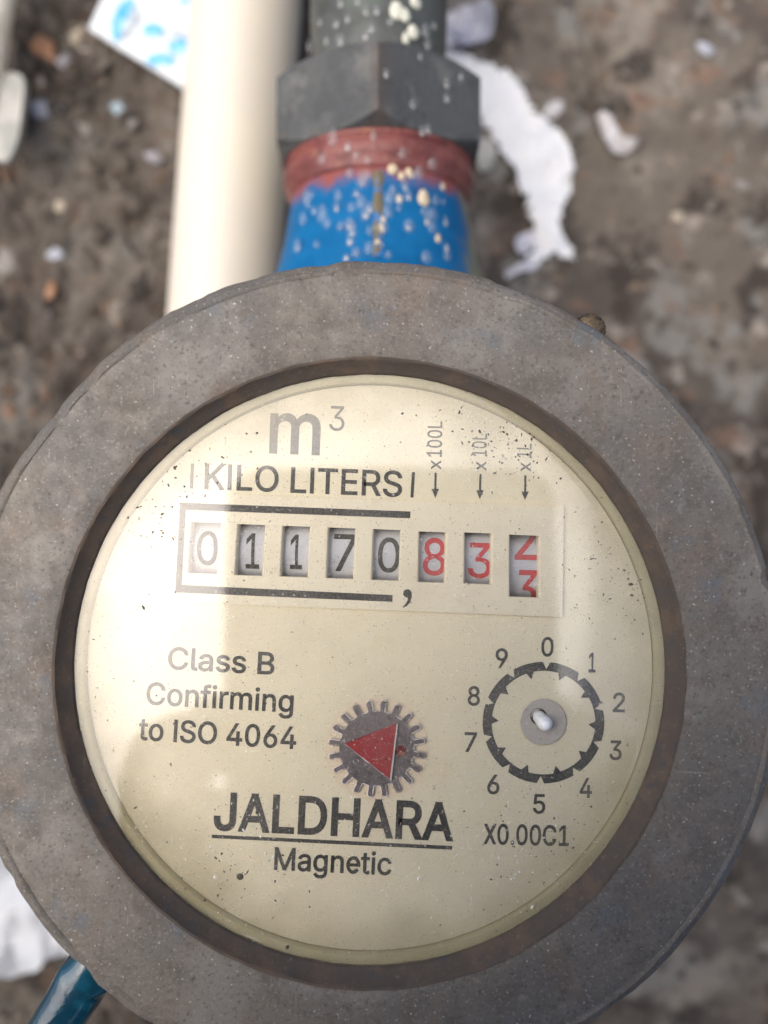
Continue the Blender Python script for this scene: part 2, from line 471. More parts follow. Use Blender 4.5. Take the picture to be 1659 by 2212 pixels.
# ------------------------------------------------------------------ ground
def ground_h(x, y):
    p = Vector((x, y, 0))
    rough = min(1.0, max(0.0, (12 - x) / 50.0))
    h = noise.fractal(p * 0.035, 0.9, 2.1, 5) * (1.2 + 2.4 * rough)
    h += noise.fractal(p * 0.16 + Vector((9, 3, 1)), 0.9, 2.1, 4) * (0.5 + 3.0 * rough)
    # crack in the concrete, running down from the top edge of the view
    a, b = px(1236, -40, 193), px(1292, 190, 193)
    t = max(0, min(1, ((x - a.x) * (b.x - a.x) + (y - a.y) * (b.y - a.y)) / ((b.x - a.x) ** 2 + (b.y - a.y) ** 2)))
    w = noise.noise(Vector((y * 0.2, 3.3, 0))) * 0.9
    dd = math.hypot(x - (a.x + t * (b.x - a.x)) - w, y - (a.y + t * (b.y - a.y)))
    h -= 3.4 * math.exp(-(dd / 1.15) ** 2)
    # broken edge: the screed is thinner below this line
    e = px(1200, 300, 193)
    if x > 30:
        ed = e.y + noise.noise(Vector((x * 0.09, 7.7, 0))) * 9 + (x - 45) * 0.10
        h += 1.5 * (1 / (1 + math.exp(-(y - ed) * 1.6)))
    return h


def axis_steps(lo, hi, step, outer):
    a = list(np.arange(lo, hi + step * 0.5, step))
    s, g = step, 1.35
    x = a[-1]
    while x < outer:
        s *= g; x += s; a.append(x)
    s = step; x = a[0]; pre = []
    while x > -outer:
        s *= g; x -= s; pre.append(x)
    return pre[::-1] + a


gx = axis_steps(-112, 112, 1.15, 4000)
gy = axis_steps(-150, 150, 1.15, 4000)
gv, gf = [], []
for y in gy:
    for x in gx:
        k = 1.0 if abs(x) < 300 and abs(y) < 300 else 0.0
        gv.append((x, y, GROUND_Z + (ground_h(x, y) if k else 0.0)))
nx = len(gx)
for j in range(len(gy) - 1):
    for i in range(nx - 1):
        gf.append((j * nx + i, j * nx + i + 1, (j + 1) * nx + i + 1, (j + 1) * nx + i))
ground = mesh("ground", gv, gf, M_ground, smooth=True)
tag(ground, kind="structure")


# ------------------------------------------------------------------ water meter
CX, CY = -1.83, -20.0
AXX, AXZ = -1.0, -55.0         # pipe axis
meter = thing("water_meter", (CX, CY, GROUND_Z + 12), "round blue water meter with weathered bronze bezel and cream dial reading 01170 832", "water meter")


def vert(r, a, h):
    return Vector((CX + r * math.cos(a), CY + r * math.sin(a), h))


def rough_ring(r, h, a, j):
    n1 = noise.noise(Vector((math.cos(a) * 9, math.sin(a) * 9, j * 0.15)))
    n2 = noise.noise(Vector((math.cos(a) * 40, math.sin(a) * 40, j * 0.35)))
    k = 0.16 if j >= 9 else 0.06
    n3 = noise.noise(Vector((math.cos(a) * 2.3, math.sin(a) * 2.3, 4.0)))
    chip = 0.0
    if 9 <= j <= 16:                                    # nicks in the outer lip
        c = noise.noise(Vector((math.cos(a) * 13, math.sin(a) * 13, 8.0 + j * 0.05)))
        chip = max(0.0, c - 0.30) * 1.1
        r += n3 * 0.16
        da = (a - R(141)) / R(9)                       # flattened knock at the upper left
        r -= 0.42 * math.exp(-da * da)
    return r + n1 * k + n2 * k * 0.6 - chip, h + n2 * 0.04 - chip * 0.5


prof = [(37.6, -3.2), (38.9, -0.55), (39.05, -0.10), (39.35, 0.04), (41.5, 0.16), (44.5, 0.34), (47.5, 0.56), (49.0, 0.68), (49.25, 0.64),
        (49.5, 0.80), (49.75, 0.86), (50.0, 0.66), (50.4, 0.42), (50.9, 0.05), (51.12, -0.5), (51.15, -1.2), (51.1, -9.0), (46.0, -9.6), (40, -9.6), (37.6, -6)]
v_, f_ = lathe(prof, 360, vert, rough_ring, closed=True)
mesh("bezel", v_, f_, M_bezel, meter, True, 38)
# dark rubber gasket lining the opening
gp = [(39.22, 0.06), (38.9, -0.02), (38.75, -0.35), (38.2, -1.1), (37.65, -1.75), (37.40, -1.98), (37.40, -2.4), (38.3, -2.8), (39.3, -0.6)]


def rough_gasket(r, h, a, j):
    k = noise.noise(Vector((math.cos(a) * 16, math.sin(a) * 16, j * 0.3)))
    k2 = noise.noise(Vector((math.cos(a) * 50, math.sin(a) * 50, j * 0.3)))
    return r + k * 0.10 + k2 * 0.06, h + k * 0.05


v_, f_ = lathe(gp, 300, vert, rough_gasket, closed=True)
mesh("gasket", v_, f_, M_gasket, meter, True, 50)
# register cup: yellowed plastic wall round the dial
DZ = -3.6
cp = [(37.9, -2.56), (37.3, -2.58), (36.75, -2.68), (36.52, -2.80), (36.44, -3.0), (36.42, -4.2), (36.6, -9.0), (37.9, -9.0)]
v_, f_ = lathe(cp, 200, vert, None, closed=True)
mesh("register_cup", v_, f_, M_cup, meter, True, 40)

# meter body under the bezel
bp_ = [(37.9, -16), (37.9, -9.7), (46, -9.7), (47.5, -12), (47.5, -17), (45, -20), (43.5, -30), (42, -60), (38, -78), (30, -86), (0.5, -87)]
v_, f_ = lathe(bp_, 96, vert)
mesh("body", v_, f_, M_body, meter, True, 40)


def horiz(r, a, h):
    return Vector((AXX + r * math.sin(a), h, AXZ + r * math.cos(a)))


sp_ = [(0.5, 8), (24.5, 8), (23.5, 30), (21.0, 42), (19.3, 47), (18.2, 51.5), (17.6, 55.5), (17.1, 58.5), (17.0, 61), (16.5, 64), (12, 66), (0.5, 66)]
v_, f_ = lathe(sp_, 96, horiz)
spud = mesh("inlet_spud", v_, f_, M_spud, meter, True, 50)
axis_mask(M_spud, 1, 56.2, 60.2, (0.235, 0.072, 0.062), 0.30, 3.2, world_off=-WLOC[spud].y)
axis_mask(M_spud, 0, 12.0, 18.0, (0.20, 0.19, 0.10), 0.18, 5.0, world_off=-WLOC[spud].x)
co = [(16.6, 59.6), (17.4, 59.9), (17.7, 60.5), (17.75, 61.4), (18.3, 62.0), (18.5, 62.8), (18.5, 64.2), (18.1, 64.7), (18.1, 65.0), (18.45, 65.3), (18.4, 66.6), (14, 66.8)]
v_, f_ = lathe(co, 96, horiz, lambda r, h, a, j: (r + 0.12 * noise.noise(Vector((math.sin(a) * 8, math.cos(a) * 8, j * .4))), h))
mesh("collar", v_, f_, M_collar, meter, True, 45)
# second spud on the near side, hidden under the bezel
v_, f_ = lathe([(0.5, -48), (24, -48), (21, -80), (18, -92), (17, -105), (17, -118), (0.5, -118)], 64, horiz)
mesh("outlet_spud", v_, f_, M_body, meter, True, 50)

# casting seam along the top of the spud
M_seam = material("rusty casting seam", (0.12, 0.10, 0.055), 0.7, vary=[(0.4, (0.02, 0.15, 0.40), 0.5, 0.66, 4), (0.7, (0.30, 0.24, 0.13), 0.56, 0.7, 4)])
vs, fs = [], []
yy = np.linspace(43, 59, 14)
for k, y in enumerate(yy):
    r = np.interp(y, [42, 47, 51.5, 55.5, 58.5, 61], [21, 19.3, 18.2, 17.6, 17.1, 17.0])
    w = 0.80 + 0.5 * noise.noise(Vector((y * 0.6, 0, 0)))
    for ang, rr in ((-w / r * 1.2, r - 0.1), (-w / r * .5, r + 0.32), (w / r * .5, r + 0.32), (w / r * 1.2, r - 0.1)):
        vs.append(horiz(rr, ang, y))
    if k:
        b0 = (k - 1) * 4
        for q in range(3):
            fs.append((b0 + q, b0 + q + 1, b0 + q + 5, b0 + q + 4))
mesh("casting_seam", vs, fs, M_seam, meter, True)

# blue lug poking out below the bezel, lower left
lug_pts = [px(u, v, 99.5) for u, v in ((141, 2086), (210, 2030), (290, 2100), (226, 2152), (205, 2186), (160, 2250), (130, 2300), (20, 2290), (58, 2214), (92, 2156), (120, 2104))]
loop = smooth_loop(lug_pts, 5)
cen = sum(loop, Vector()) / len(loop)
vs, fs = [], []
rings = [(0.0, 0.55, 0.0), (0.45, 0.50, 0.0), (0.78, 0.20, 0.0), (0.92, -0.35, 0), (1.0, -1.1, 0), (1.0, -5.5, 0)]
for s, dz, _ in rings[1:]:
    for p in loop:
        q = cen + (p - cen) * s
        vs.append(Vector((q.x, q.y, p.z + dz)))
n = len(loop)
for k in range(len(rings) - 2):
    for i in range(n):
        fs.append((k * n + i, k * n + (i + 1) % n, (k + 1) * n + (i + 1) % n, (k + 1) * n + i))
vs.append(Vector((cen.x, cen.y, cen.z + 0.62)))
for i in range(n):
    fs.append((len(vs) - 1, (i + 1) % n, i))
mesh("blue_lug", vs, fs, M_lug, meter, True, 60)

# brass sealing screw behind the bezel, upper right
sc_ = px(1276, 710, 97.5)
bm_v, bm_f = [], []
prof = [(0.05, 0.35), (1.2, 0.35), (1.7, 0.15), (2.0, -0.4), (2.05, -3.0), (1.2, -3.2), (1.2, -9)]
v_, f_ = lathe(prof, 40, lambda r, a, h: Vector((sc_.x + r * (1 + (0.05 * (round(a * 20 / math.pi) % 2) if r > 1.6 else 0)) * math.cos(a), sc_.y + r * (1 + (0.05 * (round(a * 20 / math.pi) % 2) if r > 1.6 else 0)) * math.sin(a), sc_.z + h)))
mesh("seal_screw", v_, f_, M_brass, meter, True, 40)

# ------------------------------------------------------------------ dial
D0 = CAM_H - DZ                # 107.4 : distance of the printed dial face
FT = 0.40                      # counter frame stands proud by this
DF = D0 - FT


def quad_at(pts, u, v):
    return None


frame_px = [(381, 1064), (1218, 1094.6), (1215, 1333), (369.4, 1300)]
hole_px = [(400, 1095), (1190, 1125), (1186, 1310), (392, 1280)]
circ = [vert(36.26, 2 * math.pi * i / 160, DZ) for i in range(160)]
hole = [px(u, v, D0) for u, v in hole_px]
dial = from_bm("dial_plate", slab([circ, hole], 0.8), M_dial, meter)

wins = [(408, 475, 1128.6, 1239.4), (509, 571.6, 1133, 1243.5), (606.5, 669.7, 1136.8, 1246.5), (705.5, 767.9, 1140.4, 1250.2),
        (803, 866.1, 1144, 1254.1), (902.6, 964.4, 1148.9, 1258.6), (1001.5, 1063.7, 1151.2, 1261.9), (1099, 1166.9, 1156.1, 1290.5)]
SLW, SLH = 0.038, -0.048       # slope of the rows and lean of the uprights


def win_corners(w):
    u0, u1, v0, v1 = w
    cu = (u0 + u1) / 2
    lean = -0.075 + 0.075 * (cu - 440) / 700      # uprights lean more at the left
    h = v1 - v0
    du = lean * h / 2
    s = SLW * (u1 - u0) / 2
    return [(u0 - du, v0 - s), (u1 - du, v0 + s), (u1 + du, v1 + s), (u0 + du, v1 - s)]


hl = [[px(u, v, DF) for u, v in win_corners(w)] for w in wins]
fc = [px(u, v, DF) for u, v in frame_px]
bm = bmesh.new()
FT_, FR_, FB_, FL_ = (bm.verts.new(p) for p in fc)
wv = [[bm.verts.new(p) for p in h4] for h4 in hl]
bm.faces.new([FT_, FR_] + [v for w4 in reversed(wv) for v in (w4[1], w4[0])])
bm.faces.new([FB_, FL_] + [v for w4 in wv for v in (w4[3], w4[2])])
bm.faces.new([FT_, wv[0][0], wv[0][3], FL_])
bm.faces.new([FR_, FB_, wv[-1][2], wv[-1][1]])
for a4, b4 in zip(wv, wv[1:]):
    bm.faces.new([a4[1], b4[0], b4[3], a4[2]])
bmesh.ops.triangulate(bm, faces=bm.faces, ngon_method='EAR_CLIP')
bmesh.ops.recalc_face_normals(bm, faces=bm.faces)
r_ = bmesh.ops.extrude_face_region(bm, geom=list(bm.faces))
for e in r_["geom"]:
    if isinstance(e, bmesh.types.BMVert):
        e.co.z -= FT + 0.5
frame = from_bm("counter_frame", bm, M_frame, meter)
# rounded jambs between the windows: walls that fall towards the wheels
for h4 in hl:
    tl, tr, br, bl = h4
    vs, fs = [], []
    down = Vector((0, 0, -1))
    prof = [(0.0, 0.02), (0.12, -0.02), (0.26, -0.10), (0.38, -0.26), (0.44, -0.50), (0.46, -0.9), (0.46, -1.5)]
    for side, (a, b, dirn) in enumerate(((tl, bl, (tr - tl).normalized()), (tr, br, (tl - tr).normalized()))):
        base = len(vs)
        for (o_, z_) in prof:
            vs.append(a + dirn * (o_ * 0.75 - 0.12) - down * z_ + Vector((0, 0.02, 0)))
            vs.append(b + dirn * (o_ * 0.75 - 0.12) - down * z_ - Vector((0, 0.02, 0)))
        for k in range(len(prof) - 1):
            fs.append((base + 2 * k, base + 2 * k + 1, base + 2 * k + 3, base + 2 * k + 2))
    mesh("window_jamb", vs, fs, M_frame, frame, True, 60)

# ---------------- lettering
# letter shapes: advance, pieces of (outline points in 1/1000 em, triangles)
GLYPHS = {
    'm': (0.61, [[[53,0,53,379,112,379,112,295,108,295,114,314,122,331,132,346,144,358,158,368,172,376,187,382,203,385,219,386,245,383,268,375,287,361,303,342,314,320,321,295,312,295,318,312,326,329,337,343,350,356,364,366,381,375,398,381,417,385,437,386,458,385,478,380,497,372,514,361,529,346,541,328,550,307,555,283,557,255,557,0,496,0,496,254,493,279,485,298,473,313,456,323,438,329,419,330,402,329,387,326,374,320,363,312,353,302,345,290,340,277,336,263,335,247,335,0,274,0,274,260,272,280,265,297,253,311,238,322,220,328,199,330,185,329,171,326,158,320,145,312,135,302,126,289,119,274,115,257,114,238,114,0],[12,14,13,28,30,29,11,14,12,27,30,28,27,31,30,11,15,14,10,15,11,26,31,27,26,32,31,0,2,1,0,4,2,4,3,2,9,15,10,25,32,26,9,16,15,25,33,32,8,16,9,24,33,25,8,17,16,24,34,33,7,17,8,23,34,24,23,35,34,6,17,7,22,47,23,47,35,23,6,65,17,65,18,17,5,66,6,66,65,6,64,18,65,22,48,47,46,35,47,5,67,66,22,49,48,21,49,22,45,35,46,45,36,35,63,18,64,5,68,67,21,50,49,44,36,45,62,18,63,5,69,68,62,19,18,21,51,50,4,69,5,43,36,44,20,51,21,4,70,69,20,52,51,61,19,62,43,37,36,20,53,52,4,71,70,42,37,43,60,20,61,20,19,61,0,72,4,72,71,4,60,53,20,60,54,53,42,38,37,59,54,60,41,38,42,59,55,54,0,73,72,59,56,55,58,56,59,0,74,73,41,39,38,40,39,41,58,57,56,0,75,74]]]),
    'K': (0.467, [[[104,145,104,216,116,231,128,246,139,261,151,275,162,289,174,303,187,317,199,331,212,344,364,509,448,509,231,276,228,276],[7,12,14,14,0,1,1,2,3,3,4,5,5,6,7,7,8,9,10,11,12,7,9,10,3,5,7,14,1,3,12,13,14,7,10,12,14,3,7]],[[60,0,60,509,125,509,125,334,124,225,125,193,125,0],[1,4,6,6,0,1,1,2,3,4,5,6,1,3,4]],[[372,0,188,259,228,309,449,0],[0,2,3,0,1,2]]]),
    'I': (0.182, [[[60,0,122,0,122,509,60,509],[0,1,2,0,2,3]]]),
    'L': (0.393, [[[60,0,60,509,125,509,125,57,361,57,361,0],[0,2,1,0,3,2,0,4,3,0,5,4]]]),
    'O': (0.533, [[[267,-7,225,-3,186,7,150,25,119,49,92,79,70,115,53,157,44,203,40,254,44,305,53,352,70,393,92,429,119,459,150,484,186,501,225,512,267,516,309,512,348,501,384,484,415,459,442,429,464,393,480,352,490,305,493,254,490,203,480,157,464,115,442,79,415,49,384,25,348,7,309,-3,267,53,296,55,324,63,349,76,372,94,392,116,408,144,420,176,428,213,430,254,428,295,420,332,408,365,392,392,372,415,349,433,324,446,296,453,267,456,237,453,210,445,184,433,161,415,142,392,125,364,113,332,106,295,103,254,106,213,113,176,125,144,142,117,161,94,184,76,210,63,237,55],[17,19,18,16,19,17,16,20,19,15,20,16,15,21,20,14,21,15,14,22,21,13,55,14,55,54,14,54,22,14,54,53,22,53,23,22,52,23,53,13,56,55,51,23,52,13,57,56,50,23,51,13,58,57,50,24,23,12,58,13,49,24,50,12,59,58,11,59,12,49,25,24,48,25,49,11,60,59,47,25,48,11,61,60,10,61,11,47,26,25,46,26,47,10,62,61,9,62,10,46,27,26,45,27,46,9,63,62,8,63,9,8,64,63,44,27,45,44,28,27,8,65,64,43,28,44,7,65,8,43,29,28,7,66,65,42,29,43,6,66,7,42,30,29,6,67,66,41,30,42,6,68,67,40,30,41,5,68,6,40,31,30,5,69,68,39,31,40,39,32,31,4,69,5,4,70,69,38,32,39,4,71,70,37,32,38,4,36,71,36,32,37,4,32,36,4,33,32,3,33,4,2,33,3,2,34,33,1,34,2,1,35,34,1,0,35]]]),
    'T': (0.449, [[[32,452,32,509,417,509,417,452,257,452,257,0,193,0,193,452],[0,2,1,0,3,2,7,3,0,6,4,7,4,3,7,6,5,4]]]),
    'E': (0.419, [[[60,0,60,509,372,509,372,452,125,452,125,286,355,286,355,229,125,229,125,57,375,57,375,0],[0,4,1,4,2,1,4,3,2,0,5,4,0,8,5,8,6,5,8,7,6,0,9,8,0,10,9,0,11,10]]]),
    'R': (0.449, [[[60,0,60,509,236,509,273,506,305,500,333,489,356,473,376,455,390,433,401,408,407,381,409,352,407,323,401,296,390,271,376,250,356,232,333,217,305,206,273,200,236,198,96,198,96,255,234,255,258,256,280,260,298,267,313,276,325,287,334,300,340,316,344,333,345,352,344,371,340,389,334,405,325,419,313,430,298,440,279,446,258,451,233,452,125,452,125,0],[5,13,33,43,0,1,1,2,3,3,4,5,5,6,7,7,8,9,9,10,11,11,12,13,13,14,15,15,16,17,17,18,19,19,20,21,21,22,23,21,23,24,17,19,21,13,15,17,9,11,13,5,7,9,1,3,5,42,43,1,41,42,1,5,9,13,13,17,21,21,24,25,13,21,25,41,1,5,40,41,5,13,25,26,13,26,27,39,40,5,38,39,5,13,27,28,13,28,29,37,38,5,36,37,5,13,29,30,13,30,31,35,36,5,34,35,5,13,31,32,33,34,5,13,32,33]],[[353,0,230,229,303,229,428,0],[0,2,3,0,1,2]]]),
    'S': (0.447, [[[224,-9,188,-7,156,-1,128,9,102,23,81,40,64,60,51,83,42,109,38,137,104,137,108,118,114,102,123,88,136,76,150,66,166,59,185,53,204,50,224,49,246,50,267,54,286,60,303,69,317,79,329,92,338,106,344,122,346,139,344,154,340,168,332,179,322,189,310,197,296,205,280,211,263,217,245,222,184,239,145,253,112,269,86,289,67,313,56,341,52,372,54,400,62,425,75,448,92,468,113,484,138,498,165,508,195,514,227,516,259,514,289,508,316,498,340,484,360,468,377,449,390,427,398,403,401,378,337,378,332,402,320,421,302,437,280,449,254,456,225,459,204,457,185,454,167,448,152,440,139,430,129,418,121,405,117,391,115,376,117,359,122,345,131,334,142,324,155,315,169,308,184,302,198,297,212,293,264,279,279,275,295,270,312,264,328,256,344,248,359,238,372,226,384,213,395,198,402,180,407,161,408,139,406,112,399,87,386,64,370,43,349,25,323,11,294,0,261,-7],[52,54,53,51,54,52,51,55,54,50,55,51,50,56,55,49,56,50,49,57,56,48,57,49,48,58,57,48,59,58,47,70,48,70,69,48,69,59,48,68,59,69,47,71,70,67,59,68,47,72,71,66,59,67,66,60,59,46,72,47,46,73,72,46,74,73,65,60,66,46,75,74,65,61,60,45,75,46,64,61,65,45,76,75,45,77,76,64,62,61,63,62,64,44,77,45,44,78,77,44,79,78,43,79,44,43,80,79,43,81,80,42,81,43,42,82,81,42,83,82,42,84,83,41,84,42,41,85,84,41,86,85,41,87,86,41,88,87,40,88,41,40,89,88,40,90,89,40,91,90,39,91,40,39,92,91,39,93,92,38,93,39,38,94,93,37,94,38,37,95,94,37,96,95,36,96,37,35,96,36,35,97,96,34,97,35,33,97,34,33,98,97,32,98,33,31,98,32,31,99,98,30,99,31,29,99,30,29,100,99,28,100,29,27,100,28,27,101,100,8,10,9,8,11,10,26,101,27,8,12,11,26,102,101,7,12,8,25,102,26,7,13,12,24,102,25,7,14,13,24,103,102,6,14,7,23,103,24,6,15,14,22,103,23,6,16,15,22,104,103,21,104,22,5,16,6,5,17,16,20,104,21,5,18,17,19,104,20,5,19,18,5,104,19,5,105,104,4,105,5,4,106,105,3,106,4,3,107,106,2,107,3,2,108,107,1,108,2,1,0,108]]]),
    'x': (0.365, [[[16,0,88,0,349,379,277,379],[0,1,2,0,2,3]],[[349,0,277,0,16,379,88,379],[0,1,2,0,2,3]]]),
    '1': (0.453, [[[76,0,76,55,391,55,391,0],[1,3,0,1,2,3]],[[276,509,276,0,212,0,212,448,209,448,86,358,86,427,198,509],[0,4,6,0,1,2,0,2,3,6,7,0,4,5,6,0,3,4]]]),
    '0': (0.453, [[[227,-7,191,-3,158,7,130,24,105,48,85,77,69,113,57,155,50,202,48,254,50,306,57,353,69,395,85,431,106,461,130,484,159,502,191,512,227,516,262,512,295,502,323,484,348,461,368,431,384,395,396,353,403,306,405,254,403,202,396,155,384,113,368,77,348,48,323,24,295,7,263,-3,227,50,250,52,271,60,290,74,306,92,320,116,330,144,338,176,342,213,344,254,342,295,338,332,330,365,320,393,306,416,290,435,271,449,250,457,227,460,203,457,182,449,163,435,147,416,134,393,123,365,115,332,111,295,109,254,111,213,115,176,123,144,134,116,147,92,163,74,182,60,203,52],[17,19,18,16,19,17,16,20,19,15,20,16,15,21,20,14,21,15,14,22,21,14,54,22,54,53,22,53,23,22,13,55,14,55,54,14,13,56,55,52,23,53,13,57,56,51,23,52,13,58,57,50,23,51,50,24,23,12,58,13,12,59,58,49,24,50,11,59,12,49,25,24,11,60,59,48,25,49,11,61,60,47,25,48,10,61,11,47,26,25,10,62,61,46,26,47,9,62,10,46,27,26,9,63,62,45,27,46,8,63,9,8,64,63,44,27,45,44,28,27,8,65,64,43,28,44,7,65,8,43,29,28,7,66,65,42,29,43,6,66,7,42,30,29,6,67,66,41,30,42,40,30,41,6,68,67,5,68,6,40,31,30,5,69,68,39,31,40,39,32,31,4,69,5,4,70,69,38,32,39,4,71,70,37,32,38,36,32,37,4,36,71,4,32,36,4,33,32,3,33,4,2,33,3,2,34,33,2,35,34,1,35,2,1,0,35]]]),
    'C': (0.51, [[[267,-7,225,-3,186,7,150,25,119,49,92,79,70,115,53,157,44,203,40,254,44,305,53,352,70,393,92,429,119,459,150,484,186,501,225,512,267,516,293,514,317,511,340,504,362,496,383,485,402,471,419,456,435,438,448,418,459,397,467,373,473,348,408,348,404,365,397,380,389,395,380,407,369,418,357,428,344,437,330,444,315,449,300,453,284,455,267,456,237,453,209,445,184,432,161,414,141,391,125,364,113,332,106,295,103,254,106,213,113,177,125,145,141,117,161,94,184,76,210,63,237,56,267,53,284,54,300,56,315,60,330,65,344,72,357,81,369,90,380,102,389,114,397,128,404,144,408,160,473,160,467,135,459,112,448,91,435,71,420,53,402,38,383,24,363,13,341,5,317,-2,293,-6],[17,19,18,17,20,19,16,20,17,16,21,20,16,22,21,15,22,16,15,23,22,15,24,23,14,24,15,14,25,24,13,44,14,44,43,14,43,25,14,42,25,43,42,26,25,41,26,42,13,45,44,40,26,41,39,26,40,13,46,45,38,26,39,38,27,26,37,27,38,13,47,46,12,47,13,36,27,37,35,27,36,35,28,27,12,48,47,34,28,35,34,29,28,33,29,34,11,48,12,11,49,48,32,29,33,32,30,29,31,30,32,11,50,49,10,50,11,10,51,50,9,51,10,9,52,51,8,52,9,8,53,52,8,54,53,7,54,8,7,55,54,72,74,73,72,75,74,6,55,7,6,56,55,71,75,72,71,76,75,70,76,71,6,57,56,5,57,6,69,76,70,69,77,76,68,77,69,5,58,57,68,78,77,67,78,68,66,78,67,4,58,5,4,59,58,65,78,66,65,79,78,64,79,65,4,60,59,63,79,64,62,79,63,4,61,60,61,79,62,61,80,79,4,80,61,3,80,4,3,81,80,2,81,3,2,82,81,2,83,82,1,83,2,1,84,83,1,85,84,0,85,1]]]),
    'a': (0.389, [[[160,-9,137,-7,115,-3,94,5,76,15,60,29,48,45,38,63,32,84,30,108,32,128,36,146,43,161,53,174,64,184,78,193,92,200,108,206,125,211,143,214,161,217,178,220,200,223,218,225,234,227,247,229,257,231,265,235,271,240,274,246,276,255,276,257,275,272,272,285,267,297,260,307,251,315,240,322,227,327,212,330,196,331,178,330,163,327,149,322,137,316,127,309,118,301,110,292,104,283,100,274,41,291,51,313,64,331,79,346,95,358,114,368,133,375,153,380,173,383,194,384,208,384,223,382,239,379,255,375,271,369,286,360,300,350,312,336,322,320,330,301,335,278,337,251,337,0,277,0,277,52,272,52,267,43,260,34,252,25,242,16,229,8,215,1,199,-4,181,-7,170,45,192,47,211,51,228,59,242,68,254,80,263,93,270,108,274,122,276,138,276,190,272,187,267,184,259,182,251,180,241,178,231,176,221,174,210,173,200,171,191,170,182,169,175,168,161,166,147,163,134,159,122,153,112,147,103,139,97,130,93,118,92,105,93,93,96,82,102,72,109,64,119,57,130,52,142,48,156,46],[58,60,59,58,61,60,57,61,58,57,62,61,56,62,57,56,63,62,55,63,56,55,64,63,55,65,64,54,65,55,54,66,65,53,66,54,53,67,66,52,67,53,52,40,67,40,39,67,39,68,67,51,41,52,41,40,52,51,42,41,38,68,39,51,43,42,37,68,38,51,44,43,36,68,37,36,69,68,51,45,44,35,69,36,50,45,51,50,46,45,34,69,35,34,70,69,50,47,46,33,70,34,50,48,47,49,48,50,32,70,33,32,71,70,31,71,32,30,71,31,29,71,30,29,72,71,28,72,29,27,72,28,26,94,27,94,72,27,25,94,26,24,94,25,23,94,24,22,94,23,21,94,22,20,94,21,19,94,20,18,94,19,17,94,18,16,94,17,15,94,16,14,94,15,14,95,94,93,72,94,14,96,95,14,97,96,13,97,14,13,98,97,13,99,98,13,100,99,13,101,100,13,102,101,12,102,13,12,103,102,12,104,103,12,105,104,12,106,105,12,107,106,12,108,107,12,109,108,11,109,12,11,110,109,11,111,110,11,112,111,10,112,11,10,113,112,92,72,93,10,114,113,9,114,10,91,72,92,9,115,114,8,115,9,90,72,91,8,116,115,89,72,90,8,117,116,7,117,8,7,118,117,88,74,89,74,72,89,7,119,118,87,74,88,7,120,119,6,120,7,86,75,87,75,74,87,6,121,120,6,122,121,86,76,75,73,72,74,85,76,86,6,123,122,84,76,85,6,84,123,6,76,84,5,76,6,5,77,76,5,78,77,4,78,5,4,79,78,4,80,79,3,80,4,3,81,80,2,81,3,2,82,81,1,82,2,1,83,82,0,83,1]]]),
    'l': (0.189, [[[139,-2,112,0,91,8,74,20,62,37,55,59,53,84,53,509,114,509,114,99,114,83,117,71,120,62,126,57,135,53,146,52,152,52,157,52,160,53,164,53,167,54,170,54,181,3,175,1,169,0,162,-1,154,-2,147,-2],[6,8,7,6,9,8,6,10,9,5,10,6,5,11,10,5,12,11,5,13,12,4,13,5,4,14,13,20,22,21,19,22,20,18,22,19,4,15,14,17,22,18,16,22,17,15,22,16,4,22,15,3,22,4,2,22,3,1,22,2,1,23,22,1,24,23,1,25,24,0,25,1,0,26,25,0,27,26]]]),
    's': (0.365, [[[182,-8,157,-7,133,-3,112,3,93,12,76,24,62,38,50,54,41,73,36,94,94,107,101,87,111,72,124,60,141,52,160,47,181,45,206,47,227,53,244,62,258,74,265,88,268,103,266,115,262,126,254,136,243,144,229,150,212,155,149,170,118,180,92,192,72,208,58,227,50,249,47,274,49,295,55,314,65,332,79,347,95,360,115,370,137,378,161,383,187,384,212,383,234,379,254,372,271,363,286,352,299,339,309,324,318,308,324,290,268,277,262,291,254,304,243,316,228,325,210,331,187,333,166,331,147,326,131,317,119,305,111,292,109,277,110,264,115,253,124,243,136,235,152,229,172,223,229,209,261,200,287,187,306,171,320,153,328,131,331,107,329,85,323,65,312,47,298,31,281,18,260,6,236,-2,210,-7],[43,45,44,43,46,45,42,46,43,42,47,46,41,47,42,41,48,47,40,48,41,40,49,48,39,49,40,39,50,49,38,50,39,38,60,50,60,51,50,38,61,60,59,51,60,37,61,38,37,62,61,58,51,59,37,63,62,57,51,58,57,52,51,37,64,63,56,52,57,36,64,37,56,53,52,36,65,64,55,53,56,35,65,36,35,66,65,54,53,55,35,67,66,34,67,35,34,68,67,34,69,68,33,69,34,33,70,69,33,71,70,33,72,71,32,72,33,32,73,72,32,74,73,31,74,32,31,75,74,30,75,31,30,76,75,29,76,30,29,77,76,28,77,29,27,77,28,27,78,77,26,78,27,25,78,26,24,78,25,24,79,78,23,79,24,22,79,23,9,11,10,22,80,79,21,80,22,8,11,9,20,80,21,8,12,11,20,81,80,19,81,20,7,12,8,7,13,12,19,82,81,18,82,19,7,14,13,6,14,7,17,82,18,6,15,14,16,82,17,16,83,82,6,16,15,6,83,16,5,83,6,5,84,83,4,84,5,4,85,84,3,85,4,3,86,85,2,86,3,2,87,86,1,87,2,1,0,87]]]),
